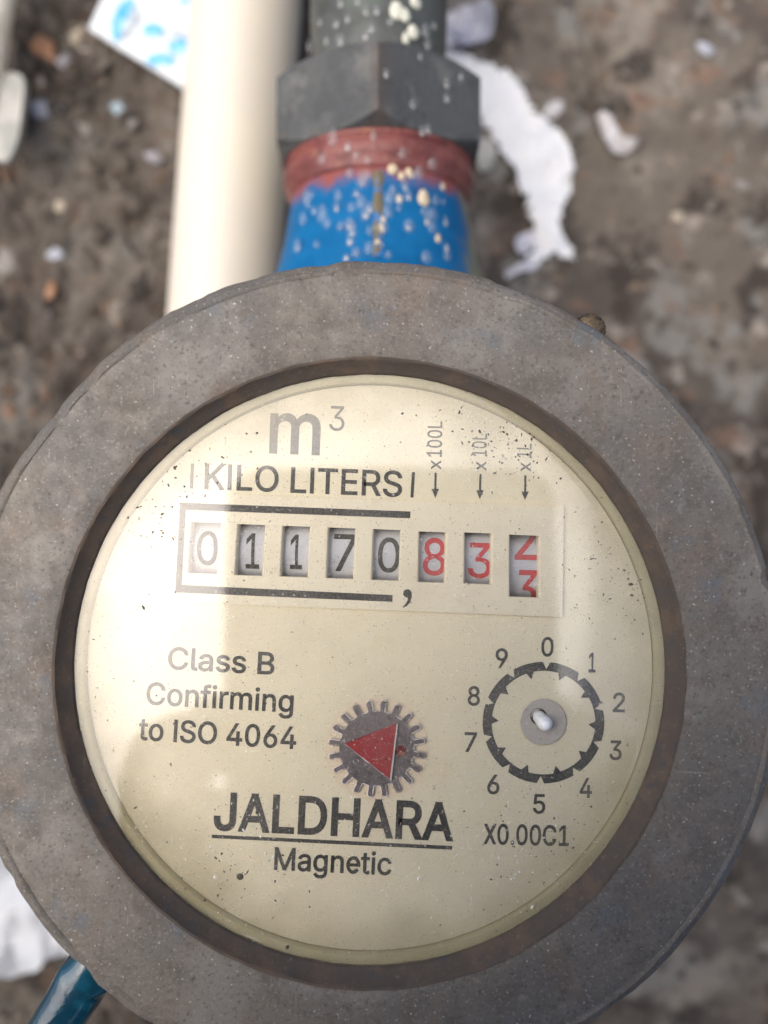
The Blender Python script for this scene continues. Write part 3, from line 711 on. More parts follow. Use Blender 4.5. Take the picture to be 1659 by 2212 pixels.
    'B': (0.456, [[[60,0,60,509,241,509,274,507,304,501,329,491,350,477,367,461,381,442,390,421,396,398,398,374,397,353,393,336,387,320,378,307,368,295,356,286,343,278,329,272,315,267,315,262,331,260,347,254,363,245,378,234,391,220,402,203,411,184,416,161,418,136,416,111,410,88,400,67,386,48,368,31,344,18,317,8,284,2,247,0,125,57,245,57,281,60,309,67,330,80,344,96,353,115,355,137,354,153,350,169,342,184,333,197,320,209,306,218,289,225,269,229,248,231,125,231,125,285,238,285,256,287,273,290,288,296,302,304,314,314,323,326,330,340,335,355,336,372,333,393,326,412,313,429,294,442,270,449,240,452,125,452],[0,75,1,75,2,1,75,3,2,75,4,3,75,5,4,75,6,5,75,7,6,75,74,7,74,8,7,0,58,75,73,8,74,72,8,73,72,9,8,71,9,72,70,9,71,70,10,9,69,10,70,69,11,10,68,11,69,68,12,11,67,12,68,66,12,67,66,13,12,65,13,66,65,14,13,64,14,65,64,15,14,63,15,64,63,16,15,62,16,63,61,16,62,61,17,16,60,17,61,59,17,60,59,18,17,0,57,58,57,59,58,57,18,59,57,19,18,57,20,19,57,21,20,57,22,21,57,23,22,57,24,23,57,25,24,57,56,25,56,55,25,55,26,25,0,40,57,54,26,55,53,26,54,53,27,26,52,27,53,51,27,52,51,28,27,50,28,51,49,28,50,49,29,28,48,29,49,48,30,29,47,30,48,46,30,47,46,31,30,45,31,46,45,32,31,44,32,45,44,33,32,43,33,44,42,33,43,42,34,33,41,34,42,0,41,40,0,34,41,0,35,34,0,36,35,0,37,36,0,38,37,0,39,38]]]),
    'o': (0.415, [[[207,-8,174,-5,144,3,117,16,93,35,72,58,56,85,44,116,37,150,34,187,37,225,44,260,56,291,72,318,93,341,117,360,144,374,174,382,207,384,241,382,271,374,299,360,323,341,343,318,359,291,371,260,379,225,381,187,379,150,371,116,359,85,343,58,323,35,299,16,271,3,241,-5,207,46,231,49,252,55,270,66,285,80,298,97,307,117,314,139,318,163,319,187,318,212,314,236,307,258,298,278,285,296,270,310,252,321,231,328,207,330,184,328,163,321,145,310,130,296,118,278,108,258,102,236,98,212,96,187,98,163,102,139,108,117,118,97,130,80,145,66,163,55,184,49],[17,19,18,16,19,17,16,20,19,15,20,16,15,21,20,14,21,15,14,22,21,13,22,14,13,54,22,54,23,22,13,55,54,53,23,54,13,56,55,52,23,53,13,57,56,51,23,52,12,57,13,51,24,23,12,58,57,50,24,51,12,59,58,49,24,50,11,59,12,49,25,24,11,60,59,48,25,49,10,60,11,48,26,25,10,61,60,47,26,48,10,62,61,46,26,47,46,27,26,9,62,10,9,63,62,45,27,46,8,63,9,8,64,63,44,27,45,44,28,27,8,65,64,43,28,44,43,29,28,7,65,8,7,66,65,42,29,43,7,67,66,41,29,42,6,67,7,41,30,29,6,68,67,40,30,41,5,68,6,40,31,30,5,69,68,39,31,40,5,70,69,38,31,39,4,70,5,38,32,31,4,71,70,37,32,38,4,36,71,36,32,37,4,32,36,3,32,4,3,33,32,2,33,3,2,34,33,1,34,2,1,35,34,0,35,1]]]),
    'n': (0.41, [[[114,227,114,0,53,0,53,379,112,379,112,287,102,287,116,319,132,344,152,362,175,374,200,382,227,384,252,383,275,377,295,369,313,356,328,340,341,321,350,298,355,271,357,240,357,0,296,0,296,235,293,263,286,286,273,304,256,318,235,326,210,329,192,328,176,324,161,317,147,308,136,297,126,283,119,266,115,248],[11,13,12,11,14,13,10,14,11,2,4,3,2,6,4,6,5,4,10,15,14,9,15,10,9,16,15,8,16,9,8,17,16,7,31,8,31,17,8,31,30,17,30,18,17,29,18,30,7,32,31,28,18,29,7,33,32,28,19,18,6,33,7,27,19,28,6,34,33,6,35,34,26,19,27,26,20,19,6,36,35,2,37,6,37,36,6,25,20,26,25,21,20,2,38,37,24,21,25,2,0,38,24,22,21,23,22,24,2,1,0]]]),
    'f': (0.254, [[[228,379,228,327,6,327,6,379],[1,3,0,1,2,3]],[[81,0,81,432,82,452,87,470,96,486,107,499,120,510,135,519,152,525,169,529,187,530,201,530,212,529,222,527,231,525,238,523,243,521,227,468,224,470,220,471,215,472,209,473,202,474,195,474,178,472,164,468,154,460,147,449,143,435,142,419,142,0],[11,24,25,30,0,1,1,2,3,3,4,5,5,6,7,7,8,9,9,10,11,11,12,13,13,14,15,15,16,17,15,17,18,11,13,15,7,9,11,3,5,7,30,1,3,29,30,3,3,7,11,11,15,18,11,18,19,28,29,3,27,28,3,11,19,20,11,20,21,26,27,3,25,26,3,11,21,22,11,22,23,25,3,11,11,23,24]]]),
    'i': (0.167, [[[84,443,73,444,63,448,54,455,47,463,43,472,41,483,43,494,47,504,54,512,63,518,73,522,84,524,95,522,105,518,114,512,121,504,125,494,126,483,125,472,121,463,114,455,105,448,95,444,53,0,53,379,114,379,114,0],[24,26,25,24,27,26,11,13,12,10,13,11,10,14,13,9,14,10,9,15,14,8,15,9,8,16,15,7,16,8,7,17,16,6,17,7,6,18,17,5,18,6,5,19,18,4,19,5,4,20,19,3,20,4,3,21,20,2,21,3,2,22,21,1,22,2,1,23,22,0,23,1]]]),
    'r': (0.259, [[[53,0,53,379,112,379,112,321,115,321,124,339,137,354,152,367,171,377,191,383,213,385,218,385,223,385,229,384,235,384,240,384,243,384,243,322,241,323,236,324,230,324,223,325,215,326,207,326,190,324,174,321,159,315,146,306,135,296,126,284,119,269,115,254,114,237,114,0],[9,11,10,9,12,11,9,13,12,9,14,13,9,15,14,9,16,15,9,17,16,8,17,9,0,2,1,0,3,2,7,17,8,6,17,7,5,19,6,19,18,6,18,17,6,4,23,5,23,22,5,22,21,5,21,20,5,20,19,5,4,24,23,4,25,24,0,4,3,0,31,4,31,30,4,30,29,4,29,28,4,28,27,4,27,26,4,26,25,4,0,32,31,0,33,32]]]),
    'g': (0.425, [[[207,-151,180,-149,156,-146,134,-140,114,-132,97,-122,82,-110,70,-97,59,-84,51,-69,101,-41,107,-49,114,-57,122,-66,131,-74,142,-82,154,-88,169,-93,187,-96,207,-97,236,-95,261,-87,282,-75,298,-58,308,-34,311,-6,311,68,306,68,301,60,294,51,287,41,277,32,266,23,252,16,236,10,217,6,195,5,165,7,138,14,113,27,90,43,71,65,55,90,43,120,36,154,34,191,36,229,43,263,55,293,71,320,90,342,112,361,138,374,166,382,196,384,218,383,237,379,253,373,267,365,279,356,288,346,296,336,302,327,308,319,313,319,313,379,372,379,372,-9,370,-40,363,-67,350,-90,334,-109,314,-124,291,-136,265,-144,237,-149,205,59,227,61,246,66,264,75,278,87,290,103,300,121,307,142,311,166,312,193,311,219,307,242,300,264,291,283,279,299,264,312,247,322,227,328,205,330,182,328,163,322,145,312,130,298,118,282,109,262,102,241,98,218,96,193,98,167,102,144,109,123,118,104,131,88,145,76,163,66,183,61],[53,55,54,53,56,55,52,56,53,64,66,65,64,67,66,52,57,56,51,57,52,51,58,57,51,59,58,50,59,51,50,60,59,50,61,60,49,94,50,94,61,50,94,62,61,49,95,94,93,62,94,92,62,93,49,96,95,92,63,62,91,63,92,49,97,96,48,97,49,91,64,63,91,90,64,90,89,64,89,88,64,88,87,64,87,67,64,48,98,97,48,99,98,47,99,48,47,100,99,46,100,47,46,101,100,86,67,87,46,102,101,45,102,46,85,67,86,45,103,102,45,104,103,84,67,85,44,104,45,44,105,104,83,67,84,43,105,44,43,106,105,82,67,83,43,107,106,81,67,82,42,107,43,42,108,107,80,26,81,26,67,81,41,108,42,41,109,108,79,26,80,41,110,109,78,27,79,27,26,79,78,28,27,25,67,26,41,111,110,77,28,78,40,111,41,40,76,111,76,28,77,76,29,28,40,29,76,40,30,29,39,30,40,39,31,30,39,32,31,38,32,39,38,33,32,38,34,33,37,34,38,37,35,34,36,35,37,24,67,25,24,68,67,23,68,24,23,69,68,9,11,10,9,12,11,9,13,12,22,69,23,9,14,13,22,70,69,8,14,9,8,15,14,21,70,22,8,16,15,7,16,8,20,70,21,7,17,16,20,71,70,7,18,17,19,71,20,7,19,18,7,71,19,6,71,7,6,72,71,5,72,6,4,72,5,4,73,72,3,73,4,3,74,73,2,74,3,2,75,74,1,75,2,1,0,75]]]),
    't': (0.227, [[[204,379,204,327,6,327,6,379],[1,3,0,1,2,3]],[[65,471,126,471,126,98,127,83,130,70,136,61,144,55,156,51,170,50,175,50,180,50,185,51,191,52,197,53,202,54,213,2,207,0,200,-2,192,-3,184,-3,176,-4,168,-4,138,-1,113,7,92,21,77,41,68,64,65,93],[7,8,19,27,0,1,27,1,2,25,26,27,23,24,25,21,22,23,19,20,21,17,18,19,15,16,17,13,14,15,12,13,15,15,17,19,19,21,23,23,25,27,27,2,3,27,3,4,19,23,27,12,15,19,11,12,19,27,4,5,27,5,6,10,11,19,9,10,19,19,27,6,19,6,7,8,9,19]]]),
    '4': (0.453, [[[40,105,40,158,247,509,311,509,109,166,109,163,413,163,413,105],[1,5,6,7,0,1,1,2,3,1,3,4,6,7,1,1,4,5]],[[282,0,282,121,282,146,282,318,343,318,343,0],[2,4,5,5,0,1,2,3,4,5,1,2]]]),
    '6': (0.453, [[[226,-7,196,-4,168,3,142,15,119,31,100,51,84,74,73,101,66,130,64,162,65,187,71,212,80,239,93,268,112,302,137,340,252,509,322,509,151,261,145,261,151,270,157,279,165,288,174,295,184,302,196,307,208,311,221,313,235,314,265,312,291,305,316,295,337,280,355,262,370,240,380,215,387,187,389,157,387,127,379,98,368,73,352,50,333,30,310,14,284,3,257,-4,226,48,245,50,263,55,279,63,293,73,304,86,314,101,322,119,326,137,327,157,326,178,322,196,314,213,304,228,293,241,279,251,263,259,245,264,226,265,207,264,190,259,174,252,160,241,148,229,138,214,131,197,126,179,125,158,126,138,131,119,138,102,148,86,160,73,174,63,190,55,207,50],[15,17,16,15,23,17,23,18,17,14,23,15,27,29,28,26,29,27,26,30,29,25,30,26,24,30,25,24,31,30,13,23,14,23,31,24,13,22,23,18,31,23,18,32,31,13,21,22,18,64,32,64,33,32,13,20,21,13,19,20,12,19,13,18,65,64,63,33,64,18,66,65,62,33,63,62,34,33,12,18,19,12,66,18,12,67,66,61,34,62,12,68,67,60,34,61,12,69,68,59,34,60,59,35,34,11,69,12,11,70,69,58,35,59,58,36,35,11,71,70,57,36,58,10,71,11,10,72,71,56,36,57,56,37,36,9,72,10,9,73,72,55,37,56,8,73,9,8,74,73,54,37,55,54,38,37,8,75,74,53,38,54,7,75,8,53,39,38,7,76,75,52,39,53,7,77,76,51,39,52,6,77,7,51,40,39,6,78,77,50,40,51,5,78,6,5,79,78,49,40,50,49,41,40,5,80,79,48,41,49,5,81,80,47,41,48,4,81,5,4,46,81,46,41,47,46,42,41,4,42,46,3,42,4,3,43,42,2,43,3,2,44,43,1,44,2,1,45,44,0,45,1]]]),
    '3': (0.453, [[[218,-7,188,-5,159,1,133,10,108,22,88,38,70,57,57,79,48,104,44,132,109,132,112,115,118,100,126,87,137,76,150,66,165,59,182,54,200,51,219,50,239,51,258,55,275,61,291,69,304,80,315,93,323,108,328,125,329,145,328,163,323,180,316,196,306,211,292,223,275,234,254,241,229,246,201,248,157,248,157,299,288,448,288,452,70,452,70,509,372,509,372,461,211,278,211,289,247,290,279,286,308,276,333,262,354,244,371,222,383,198,391,173,393,145,390,116,383,90,370,66,354,45,333,27,309,12,281,2,251,-5],[42,44,43,42,45,44,42,41,45,41,40,45,40,46,45,39,47,40,47,46,40,38,47,39,47,49,48,38,49,47,38,50,49,38,51,50,38,37,51,37,52,51,36,52,37,35,52,36,35,53,52,34,53,35,33,53,34,32,53,33,32,54,53,31,54,32,31,55,54,30,55,31,29,55,30,29,56,55,28,56,29,27,56,28,27,57,56,8,10,9,8,11,10,26,57,27,26,58,57,8,12,11,25,58,26,7,12,8,7,13,12,24,58,25,24,59,58,7,14,13,23,59,24,6,14,7,6,15,14,22,59,23,6,16,15,22,60,59,21,60,22,6,17,16,5,17,6,20,60,21,5,18,17,19,60,20,5,19,18,5,60,19,5,61,60,4,61,5,4,62,61,3,62,4,3,63,62,2,63,3,2,64,63,1,64,2,1,0,64]]]),
    '2': (0.453, [[[64,0,64,47,234,229,252,248,268,266,282,282,294,298,303,312,311,327,316,341,319,356,320,371,319,389,315,405,308,419,298,431,287,441,273,449,258,455,241,458,224,460,205,458,188,454,172,447,159,438,148,427,139,413,132,398,128,381,127,362,66,362,68,391,75,418,86,442,102,464,121,482,143,496,168,507,196,513,225,516,254,513,281,507,306,497,328,482,346,465,361,445,372,423,379,398,381,372,380,354,377,336,371,318,363,299,351,280,336,259,317,235,294,209,267,180,153,60,153,57,389,57,389,0],[38,40,39,38,41,40,37,41,38,37,42,41,36,42,37,36,43,42,35,43,36,35,44,43,34,44,35,34,20,44,20,19,44,19,45,44,33,21,34,21,20,34,18,45,19,33,22,21,17,45,18,33,23,22,16,45,17,33,24,23,16,46,45,32,24,33,15,46,16,32,25,24,14,46,15,32,26,25,14,47,46,13,47,14,31,26,32,31,27,26,12,47,13,12,48,47,31,28,27,30,28,31,11,48,12,30,29,28,11,49,48,10,49,11,9,49,10,9,50,49,8,50,9,8,51,50,7,51,8,7,52,51,6,52,7,6,53,52,5,53,6,4,53,5,4,54,53,3,54,4,3,55,54,2,55,3,2,56,55,1,56,2,1,57,56,1,58,57,1,59,58,1,60,59,1,61,60,0,61,1]]]),
    'J': (0.396, [[[185,-7,143,-2,106,11,75,33,52,63,38,100,33,145,33,173,98,173,98,145,100,117,108,93,122,74,139,61,160,53,185,50,209,53,230,61,248,74,261,93,269,117,272,145,272,509,336,509,336,145,332,100,318,63,294,33,263,11,227,-2],[21,23,22,21,24,23,6,8,7,6,9,8,5,9,6,5,10,9,20,24,21,20,25,24,5,11,10,19,25,20,4,11,5,19,26,25,18,26,19,4,12,11,4,13,12,17,26,18,17,27,26,3,13,4,3,14,13,16,27,17,3,15,14,15,27,16,3,27,15,2,27,3,2,28,27,1,28,2,1,29,28,0,29,1]]]),
    ' ': (0.188, []),
    'A': (0.464, [[[16,0,83,0,266,509,200,509],[0,1,2,0,2,3]],[[381,0,448,0,264,509,198,509],[0,1,2,0,2,3]],[[105,136,359,136,338,194,126,194],[0,1,2,0,2,3]]]),
    'D': (0.502, [[[219,0,96,0,96,57,215,57,254,60,288,68,318,81,343,99,363,122,379,149,390,181,397,216,399,255,397,294,390,329,379,361,364,388,344,410,320,428,291,441,258,449,221,452,93,452,93,509,225,509,273,505,315,495,353,478,385,455,412,426,433,391,449,351,458,306,462,255,458,205,449,159,433,119,411,83,384,54,351,31,312,14,268,3],[13,14,32,41,0,1,1,2,3,1,3,4,40,41,1,38,39,40,36,37,38,34,35,36,32,33,34,30,31,32,28,29,30,26,27,28,24,25,26,22,23,24,21,22,24,24,26,28,28,30,32,32,34,36,36,38,40,40,1,4,40,4,5,32,36,40,21,24,28,20,21,28,40,5,6,40,6,7,19,20,28,18,19,28,40,7,8,40,8,9,17,18,28,16,17,28,32,40,9,32,9,10,16,28,32,15,16,32,32,10,11,32,11,12,14,15,32,32,12,13]],[[125,509,125,0,60,0,60,509],[1,3,0,1,2,3]]]),
    'H': (0.517, [[[60,0,60,509,125,509,125,289,392,289,392,509,457,509,457,0,392,0,392,232,125,232,125,0],[0,2,1,0,3,2,4,6,5,4,7,6,0,10,3,10,4,3,10,9,4,9,7,4,0,11,10,8,7,9]]]),
    'M': (0.622, [[[60,0,122,0,122,509,60,509],[0,1,2,0,2,3]],[[500,0,562,0,562,509,500,509],[0,1,2,0,2,3]],[[60,509,126,509,342,0,280,0],[0,1,2,0,2,3]],[[562,509,496,509,280,0,342,0],[0,1,2,0,2,3]]]),
    'e': (0.395, [[[365,190,361,234,349,276,329,313,303,344,271,368,236,382,200,387,163,382,128,367,97,344,71,312,51,275,39,233,35,189,39,145,52,103,72,66,98,35,130,12,165,-2,201,-7,238,-2,273,13,304,37,330,69,305,190,302,221,295,251,282,277,265,300,245,316,223,327,200,330,176,326,154,316,134,299,118,277,105,250,98,220,95,189,98,158,106,128,118,102,135,80,155,63,177,53,201,50,224,54,246,64,266,81,283,104],[0,1,27,0,27,26,1,2,28,1,28,27,2,3,29,2,29,28,3,4,30,3,30,29,4,5,31,4,31,30,5,6,32,5,32,31,6,7,33,6,33,32,7,8,34,7,34,33,8,9,35,8,35,34,9,10,36,9,36,35,10,11,37,10,37,36,11,12,38,11,38,37,12,13,39,12,39,38,13,14,40,13,40,39,14,15,41,14,41,40,15,16,42,15,42,41,16,17,43,16,43,42,17,18,44,17,44,43,18,19,45,18,45,44,19,20,46,19,46,45,20,21,47,20,47,46,21,22,48,21,48,47,22,23,49,22,49,48,23,24,50,23,50,49,24,25,51,24,51,50]],[[80,166,364,166,364,214,80,214],[0,1,2,0,2,3]]]),
    'c': (0.396, [[[207,-8,174,-5,144,3,117,16,93,35,72,58,56,85,44,116,37,150,34,187,37,225,44,260,56,291,72,318,93,341,117,360,144,374,174,382,207,384,226,384,243,381,260,377,276,371,291,364,305,356,318,346,330,335,340,322,349,308,356,293,362,277,303,262,300,272,295,281,290,289,284,297,278,304,270,311,261,316,252,321,242,325,231,328,220,329,207,330,184,328,163,321,145,310,130,296,118,278,108,258,102,236,98,212,96,187,98,163,102,139,108,117,118,97,130,80,145,66,163,55,184,49,207,46,220,47,232,49,243,52,253,55,262,60,271,66,279,73,285,80,292,89,297,98,301,107,304,117,363,102,357,86,350,70,341,56,331,43,319,32,306,21,292,12,277,5,261,-1,244,-5,226,-7],[17,19,18,17,20,19,16,20,17,16,21,20,16,22,21,15,22,16,15,23,22,15,24,23,14,24,15,14,25,24,14,26,25,13,43,14,43,26,14,43,42,26,42,27,26,13,44,43,41,27,42,13,45,44,40,27,41,39,27,40,39,28,27,13,46,45,38,28,39,12,46,13,37,28,38,36,28,37,12,47,46,36,29,28,35,29,36,34,29,35,12,48,47,34,30,29,11,48,12,33,30,34,32,30,33,11,49,48,32,31,30,10,49,11,10,50,49,10,51,50,9,51,10,9,52,51,8,52,9,8,53,52,8,54,53,7,54,8,7,55,54,7,56,55,72,74,73,6,56,7,71,74,72,71,75,74,70,75,71,6,57,56,69,75,70,69,76,75,5,57,6,5,58,57,68,76,69,67,76,68,67,77,76,66,77,67,5,59,58,65,77,66,4,59,5,65,78,77,64,78,65,4,60,59,63,78,64,62,78,63,4,61,60,61,78,62,4,78,61,4,79,78,3,79,4,3,80,79,3,81,80,2,81,3,2,82,81,2,83,82,1,83,2,1,84,83,1,85,84,0,85,1]]]),
    'X': (0.43, [[[20,0,96,0,410,509,334,509],[0,1,2,0,2,3]],[[410,0,334,0,20,509,96,509],[0,1,2,0,2,3]]]),
    '.': (0.188, [[[95,-4,83,-3,73,1,63,9,55,18,51,29,50,41,51,53,55,64,63,73,73,81,83,85,95,87,107,85,118,81,128,73,135,64,140,53,141,41,140,29,135,18,128,9,118,1,107,-3],[11,13,12,10,13,11,10,14,13,10,15,14,9,15,10,8,15,9,8,16,15,7,16,8,7,17,16,6,17,7,6,18,17,5,18,6,5,19,18,4,19,5,4,20,19,3,20,4,3,21,20,2,21,3,2,22,21,1,22,2,1,23,22,0,23,1]]]),
    '5': (0.453, [[[221,-7,192,-5,165,1,140,11,118,25,99,41,83,60,71,82,63,105,60,130,122,130,125,115,130,102,138,89,148,78,160,68,173,60,188,54,204,51,221,50,241,51,259,56,276,64,291,75,304,89,314,104,322,122,326,141,328,162,326,183,321,203,314,221,303,237,290,251,275,262,257,270,238,275,218,277,201,276,184,273,167,268,152,262,139,255,128,246,67,253,96,509,366,509,366,452,151,452,134,301,136,301,148,311,162,318,178,325,194,330,212,333,229,334,252,332,274,328,294,321,313,311,330,299,345,285,358,269,370,251,379,231,386,210,390,187,391,163,388,132,381,102,369,76,352,52,332,32,309,15,282,3,253,-4],[44,48,45,48,46,45,48,47,46,44,49,48,55,57,56,54,57,55,54,58,57,53,58,54,53,59,58,52,59,53,52,60,59,51,60,52,51,61,60,50,61,51,44,50,49,44,61,50,44,39,61,39,38,61,38,62,61,38,37,62,37,63,62,36,63,37,35,63,36,44,40,39,34,63,35,34,64,63,44,41,40,44,42,41,33,64,34,44,43,42,33,65,64,32,65,33,31,65,32,31,66,65,30,66,31,30,67,66,29,67,30,29,68,67,28,68,29,28,69,68,27,69,28,26,69,27,26,70,69,8,10,9,8,11,10,25,70,26,8,12,11,7,12,8,24,70,25,24,71,70,7,13,12,7,14,13,23,71,24,6,14,7,6,15,14,23,72,71,22,72,23,6,16,15,21,72,22,6,17,16,5,17,6,20,72,21,5,18,17,20,73,72,19,73,20,5,19,18,5,73,19,4,73,5,4,74,73,3,74,4,3,75,74,2,75,3,2,76,75,1,76,2,1,0,76]]]),
    '7': (0.453, [[[97,0,323,448,323,452,62,452,62,509,391,509,391,449,165,0],[3,5,4,3,2,5,2,6,5,1,6,2,1,7,6,0,7,1]]]),
    '8': (0.453, [[[226,-7,193,-5,163,1,136,11,111,25,91,42,74,62,62,84,54,109,52,135,53,156,58,176,65,195,75,212,87,228,101,241,117,252,134,260,153,265,153,267,129,276,109,289,93,308,80,330,73,354,70,380,73,405,79,429,90,450,106,469,124,485,146,498,170,508,197,514,226,516,255,514,282,508,306,498,328,485,346,469,361,450,373,429,379,405,382,380,379,354,372,330,359,308,343,289,323,276,300,267,300,265,319,260,335,252,351,241,365,228,377,212,387,195,395,176,399,156,401,135,398,109,391,84,378,62,362,42,341,25,317,11,289,1,259,-5,226,49,248,50,267,54,285,60,300,69,313,79,323,91,331,106,335,121,337,139,335,157,330,173,322,189,312,202,298,213,283,223,265,230,247,234,226,235,206,234,187,230,169,223,154,213,140,202,130,189,122,173,117,157,115,139,117,121,121,106,129,91,139,79,152,69,167,60,185,54,205,50,226,290,244,291,260,294,274,300,287,308,298,318,307,330,314,344,318,359,319,376,318,392,314,407,308,420,299,432,288,442,275,449,260,455,244,459,226,460,208,459,192,455,177,449,164,442,153,432,145,420,138,407,134,392,133,376,134,359,138,344,145,330,154,318,165,308,178,300,193,294,209,291],[33,35,34,32,35,33,32,36,35,31,36,32,31,37,36,30,37,31,30,38,37,29,38,30,29,39,38,28,123,29,123,39,29,123,122,39,122,121,39,121,40,39,28,124,123,120,40,121,28,125,124,119,40,120,27,125,28,119,41,40,27,126,125,118,41,119,27,127,126,117,41,118,116,41,117,27,128,127,26,128,27,116,42,41,26,129,128,115,42,116,26,130,129,114,42,115,25,130,26,114,43,42,25,131,130,113,43,114,24,131,25,113,44,43,24,132,131,112,44,113,24,133,132,111,44,112,111,45,44,23,133,24,23,134,133,110,45,111,23,135,134,109,45,110,109,46,45,22,135,23,22,136,135,108,46,109,22,137,136,107,46,108,107,47,46,21,137,22,21,138,137,106,47,107,21,139,138,105,47,106,21,104,139,104,47,105,21,47,104,21,48,47,20,48,21,20,49,48,19,49,20,18,49,19,18,50,49,17,50,18,17,51,50,16,51,17,16,52,51,15,52,16,15,53,52,14,86,15,86,53,15,86,54,53,14,87,86,85,54,86,14,88,87,84,54,85,14,89,88,83,54,84,13,89,14,83,55,54,13,90,89,82,55,83,13,91,90,81,55,82,12,91,13,81,56,55,12,92,91,80,56,81,11,92,12,80,57,56,11,93,92,79,57,80,79,58,57,10,93,11,10,94,93,78,58,79,10,95,94,77,58,78,77,59,58,9,95,10,9,96,95,76,59,77,8,96,9,76,60,59,8,97,96,75,60,76,75,61,60,7,97,8,7,98,97,74,61,75,7,99,98,73,61,74,6,99,7,73,62,61,6,100,99,72,62,73,6,101,100,71,62,72,5,101,6,71,63,62,5,102,101,70,63,71,5,103,102,69,63,70,5,68,103,68,63,69,5,63,68,4,63,5,4,64,63,4,65,64,3,65,4,2,65,3,2,66,65,1,66,2,1,67,66,0,67,1]]]),
    '9': (0.453, [[[226,516,256,513,285,506,310,494,333,478,352,458,368,434,380,408,387,378,389,347,387,322,382,296,373,270,359,240,340,207,315,168,200,0,130,0,301,248,307,248,302,238,295,229,287,221,278,214,268,207,257,202,245,198,232,195,218,195,188,197,161,203,137,214,116,229,98,247,83,269,72,294,66,321,64,352,66,382,73,411,85,436,101,459,120,479,143,494,168,506,196,513,226,460,207,459,190,454,174,446,160,435,148,423,138,407,131,390,127,372,125,352,127,331,131,313,138,295,148,280,160,268,174,257,190,250,207,245,226,243,245,245,263,249,279,257,293,267,305,280,314,295,322,312,326,330,327,350,326,371,322,390,314,407,305,422,293,435,279,446,263,454,245,459],[45,1,0,44,1,45,44,2,1,43,2,44,43,3,2,42,3,43,42,4,3,41,4,42,41,46,4,46,5,4,41,47,46,81,5,46,40,47,41,40,48,47,80,5,81,80,6,5,40,49,48,79,6,80,40,50,49,78,6,79,39,50,40,39,51,50,77,6,78,77,7,6,39,52,51,76,7,77,38,52,39,76,8,7,38,53,52,75,8,76,38,54,53,74,8,75,37,54,38,74,9,8,37,55,54,73,9,74,36,55,37,36,56,55,72,9,73,72,10,9,36,57,56,71,10,72,71,11,10,35,57,36,35,58,57,70,11,71,70,12,11,35,59,58,69,12,70,34,59,35,34,60,59,68,12,69,68,13,12,33,60,34,33,61,60,67,13,68,33,62,61,66,19,67,19,13,67,33,63,62,65,18,66,18,19,66,65,24,18,24,17,18,20,13,19,32,63,33,32,64,63,64,24,65,32,24,64,20,14,13,21,14,20,22,14,21,31,24,32,23,14,22,30,24,31,24,14,23,30,25,24,17,14,24,17,15,14,29,25,30,29,26,25,29,27,26,28,27,29,17,16,15]]]),
    ',': (0.188, [[[38,-119,68,71,137,71,84,-119],[0,2,1,0,3,2]]]),
}


def glyph(s, bold=0.0):
    """a string set in the letter shapes above, as a flat triangulated bmesh; bold pushes the outlines out"""
    bm = bmesh.new()
    x = 0.0
    for ch in s:
        adv, pieces = GLYPHS[ch]
        for k, (pv_, tr_) in enumerate(pieces):       # strokes that cross lie one on the other
            vv = [bm.verts.new((x + pv_[i] / 1000, pv_[i + 1] / 1000, k)) for i in range(0, len(pv_), 2)]
            for i in range(0, len(tr_), 3):
                try:
                    bm.faces.new((vv[tr_[i]], vv[tr_[i + 1]], vv[tr_[i + 2]]))
                except ValueError:
                    pass
        x += adv
    if bold:
        bm.normal_update()
        push = {}
        for e in bm.edges:
            if len(e.link_faces) == 1:
                f = e.link_faces[0]
                d = e.verts[1].co - e.verts[0].co
                n = Vector((d.y, -d.x, 0)).normalized()
                o = f.calc_center_median() - (e.verts[0].co + e.verts[1].co) / 2
                if n.dot(o) > 0:
                    n = -n
                for v in e.verts:
                    push.setdefault(v, []).append(n)
        for v, ns in push.items():
            m = sum(ns, Vector())
            if m.length > 1e-6:
                m.normalize()
                v.co += m * bold / max(0.5, m.dot(ns[0]))
    return bm


bmH = glyph("H")
CAP = max(v.co.y for v in bmH.verts)
bmx = glyph("x")
XH = max(v.co.y for v in bmx.verts)


def text(name, s, a, b, cap, d, mat, parent, bold=0.0, lean=0.0, ref=None):
    """print s with its left end at photo point a and its right end at b (baseline), capital height cap px"""
    bm = glyph(s, bold)
    x0 = min(v.co.x for v in bm.verts); x1 = max(v.co.x for v in bm.verts)
    A, B = Vector(a), Vector(b)
    e = (B - A)
    nrm = Vector((e.y, -e.x)).normalized() * cap       # up, in photo pixels (v grows downward)
    nrm = nrm + e.normalized() * lean * cap
    for v in bm.verts:
        t = (v.co.x - x0) / (x1 - x0)
        q = A + e * t + nrm * (v.co.y / (ref or CAP))
        v.co = px(q.x, q.y, d - 0.006 * v.co.z)
    return from_bm(name, bm, mat, parent)


def boxtext(name, s, cx, cy, w, h, ang, d, mat, parent, bold=0.0):
    """print s so that its outline fills a box w x h about (cx, cy), turned by ang (clockwise)"""
    bm = glyph(s, bold)
    xs = [v.co.x for v in bm.verts]; ys = [v.co.y for v in bm.verts]
    x0, x1, y0, y1 = min(xs), max(xs), min(ys), max(ys)
    ca, sa = math.cos(ang), math.sin(ang)
    for v in bm.verts:
        X = ((v.co.x - x0) / (x1 - x0) - 0.5) * w
        Y = (0.5 - (v.co.y - y0) / (y1 - y0)) * h
        v.co = px(cx + X * ca - Y * sa, cy + X * sa + Y * ca, d - 0.006 * v.co.z)
    return from_bm(name, bm, mat, parent)


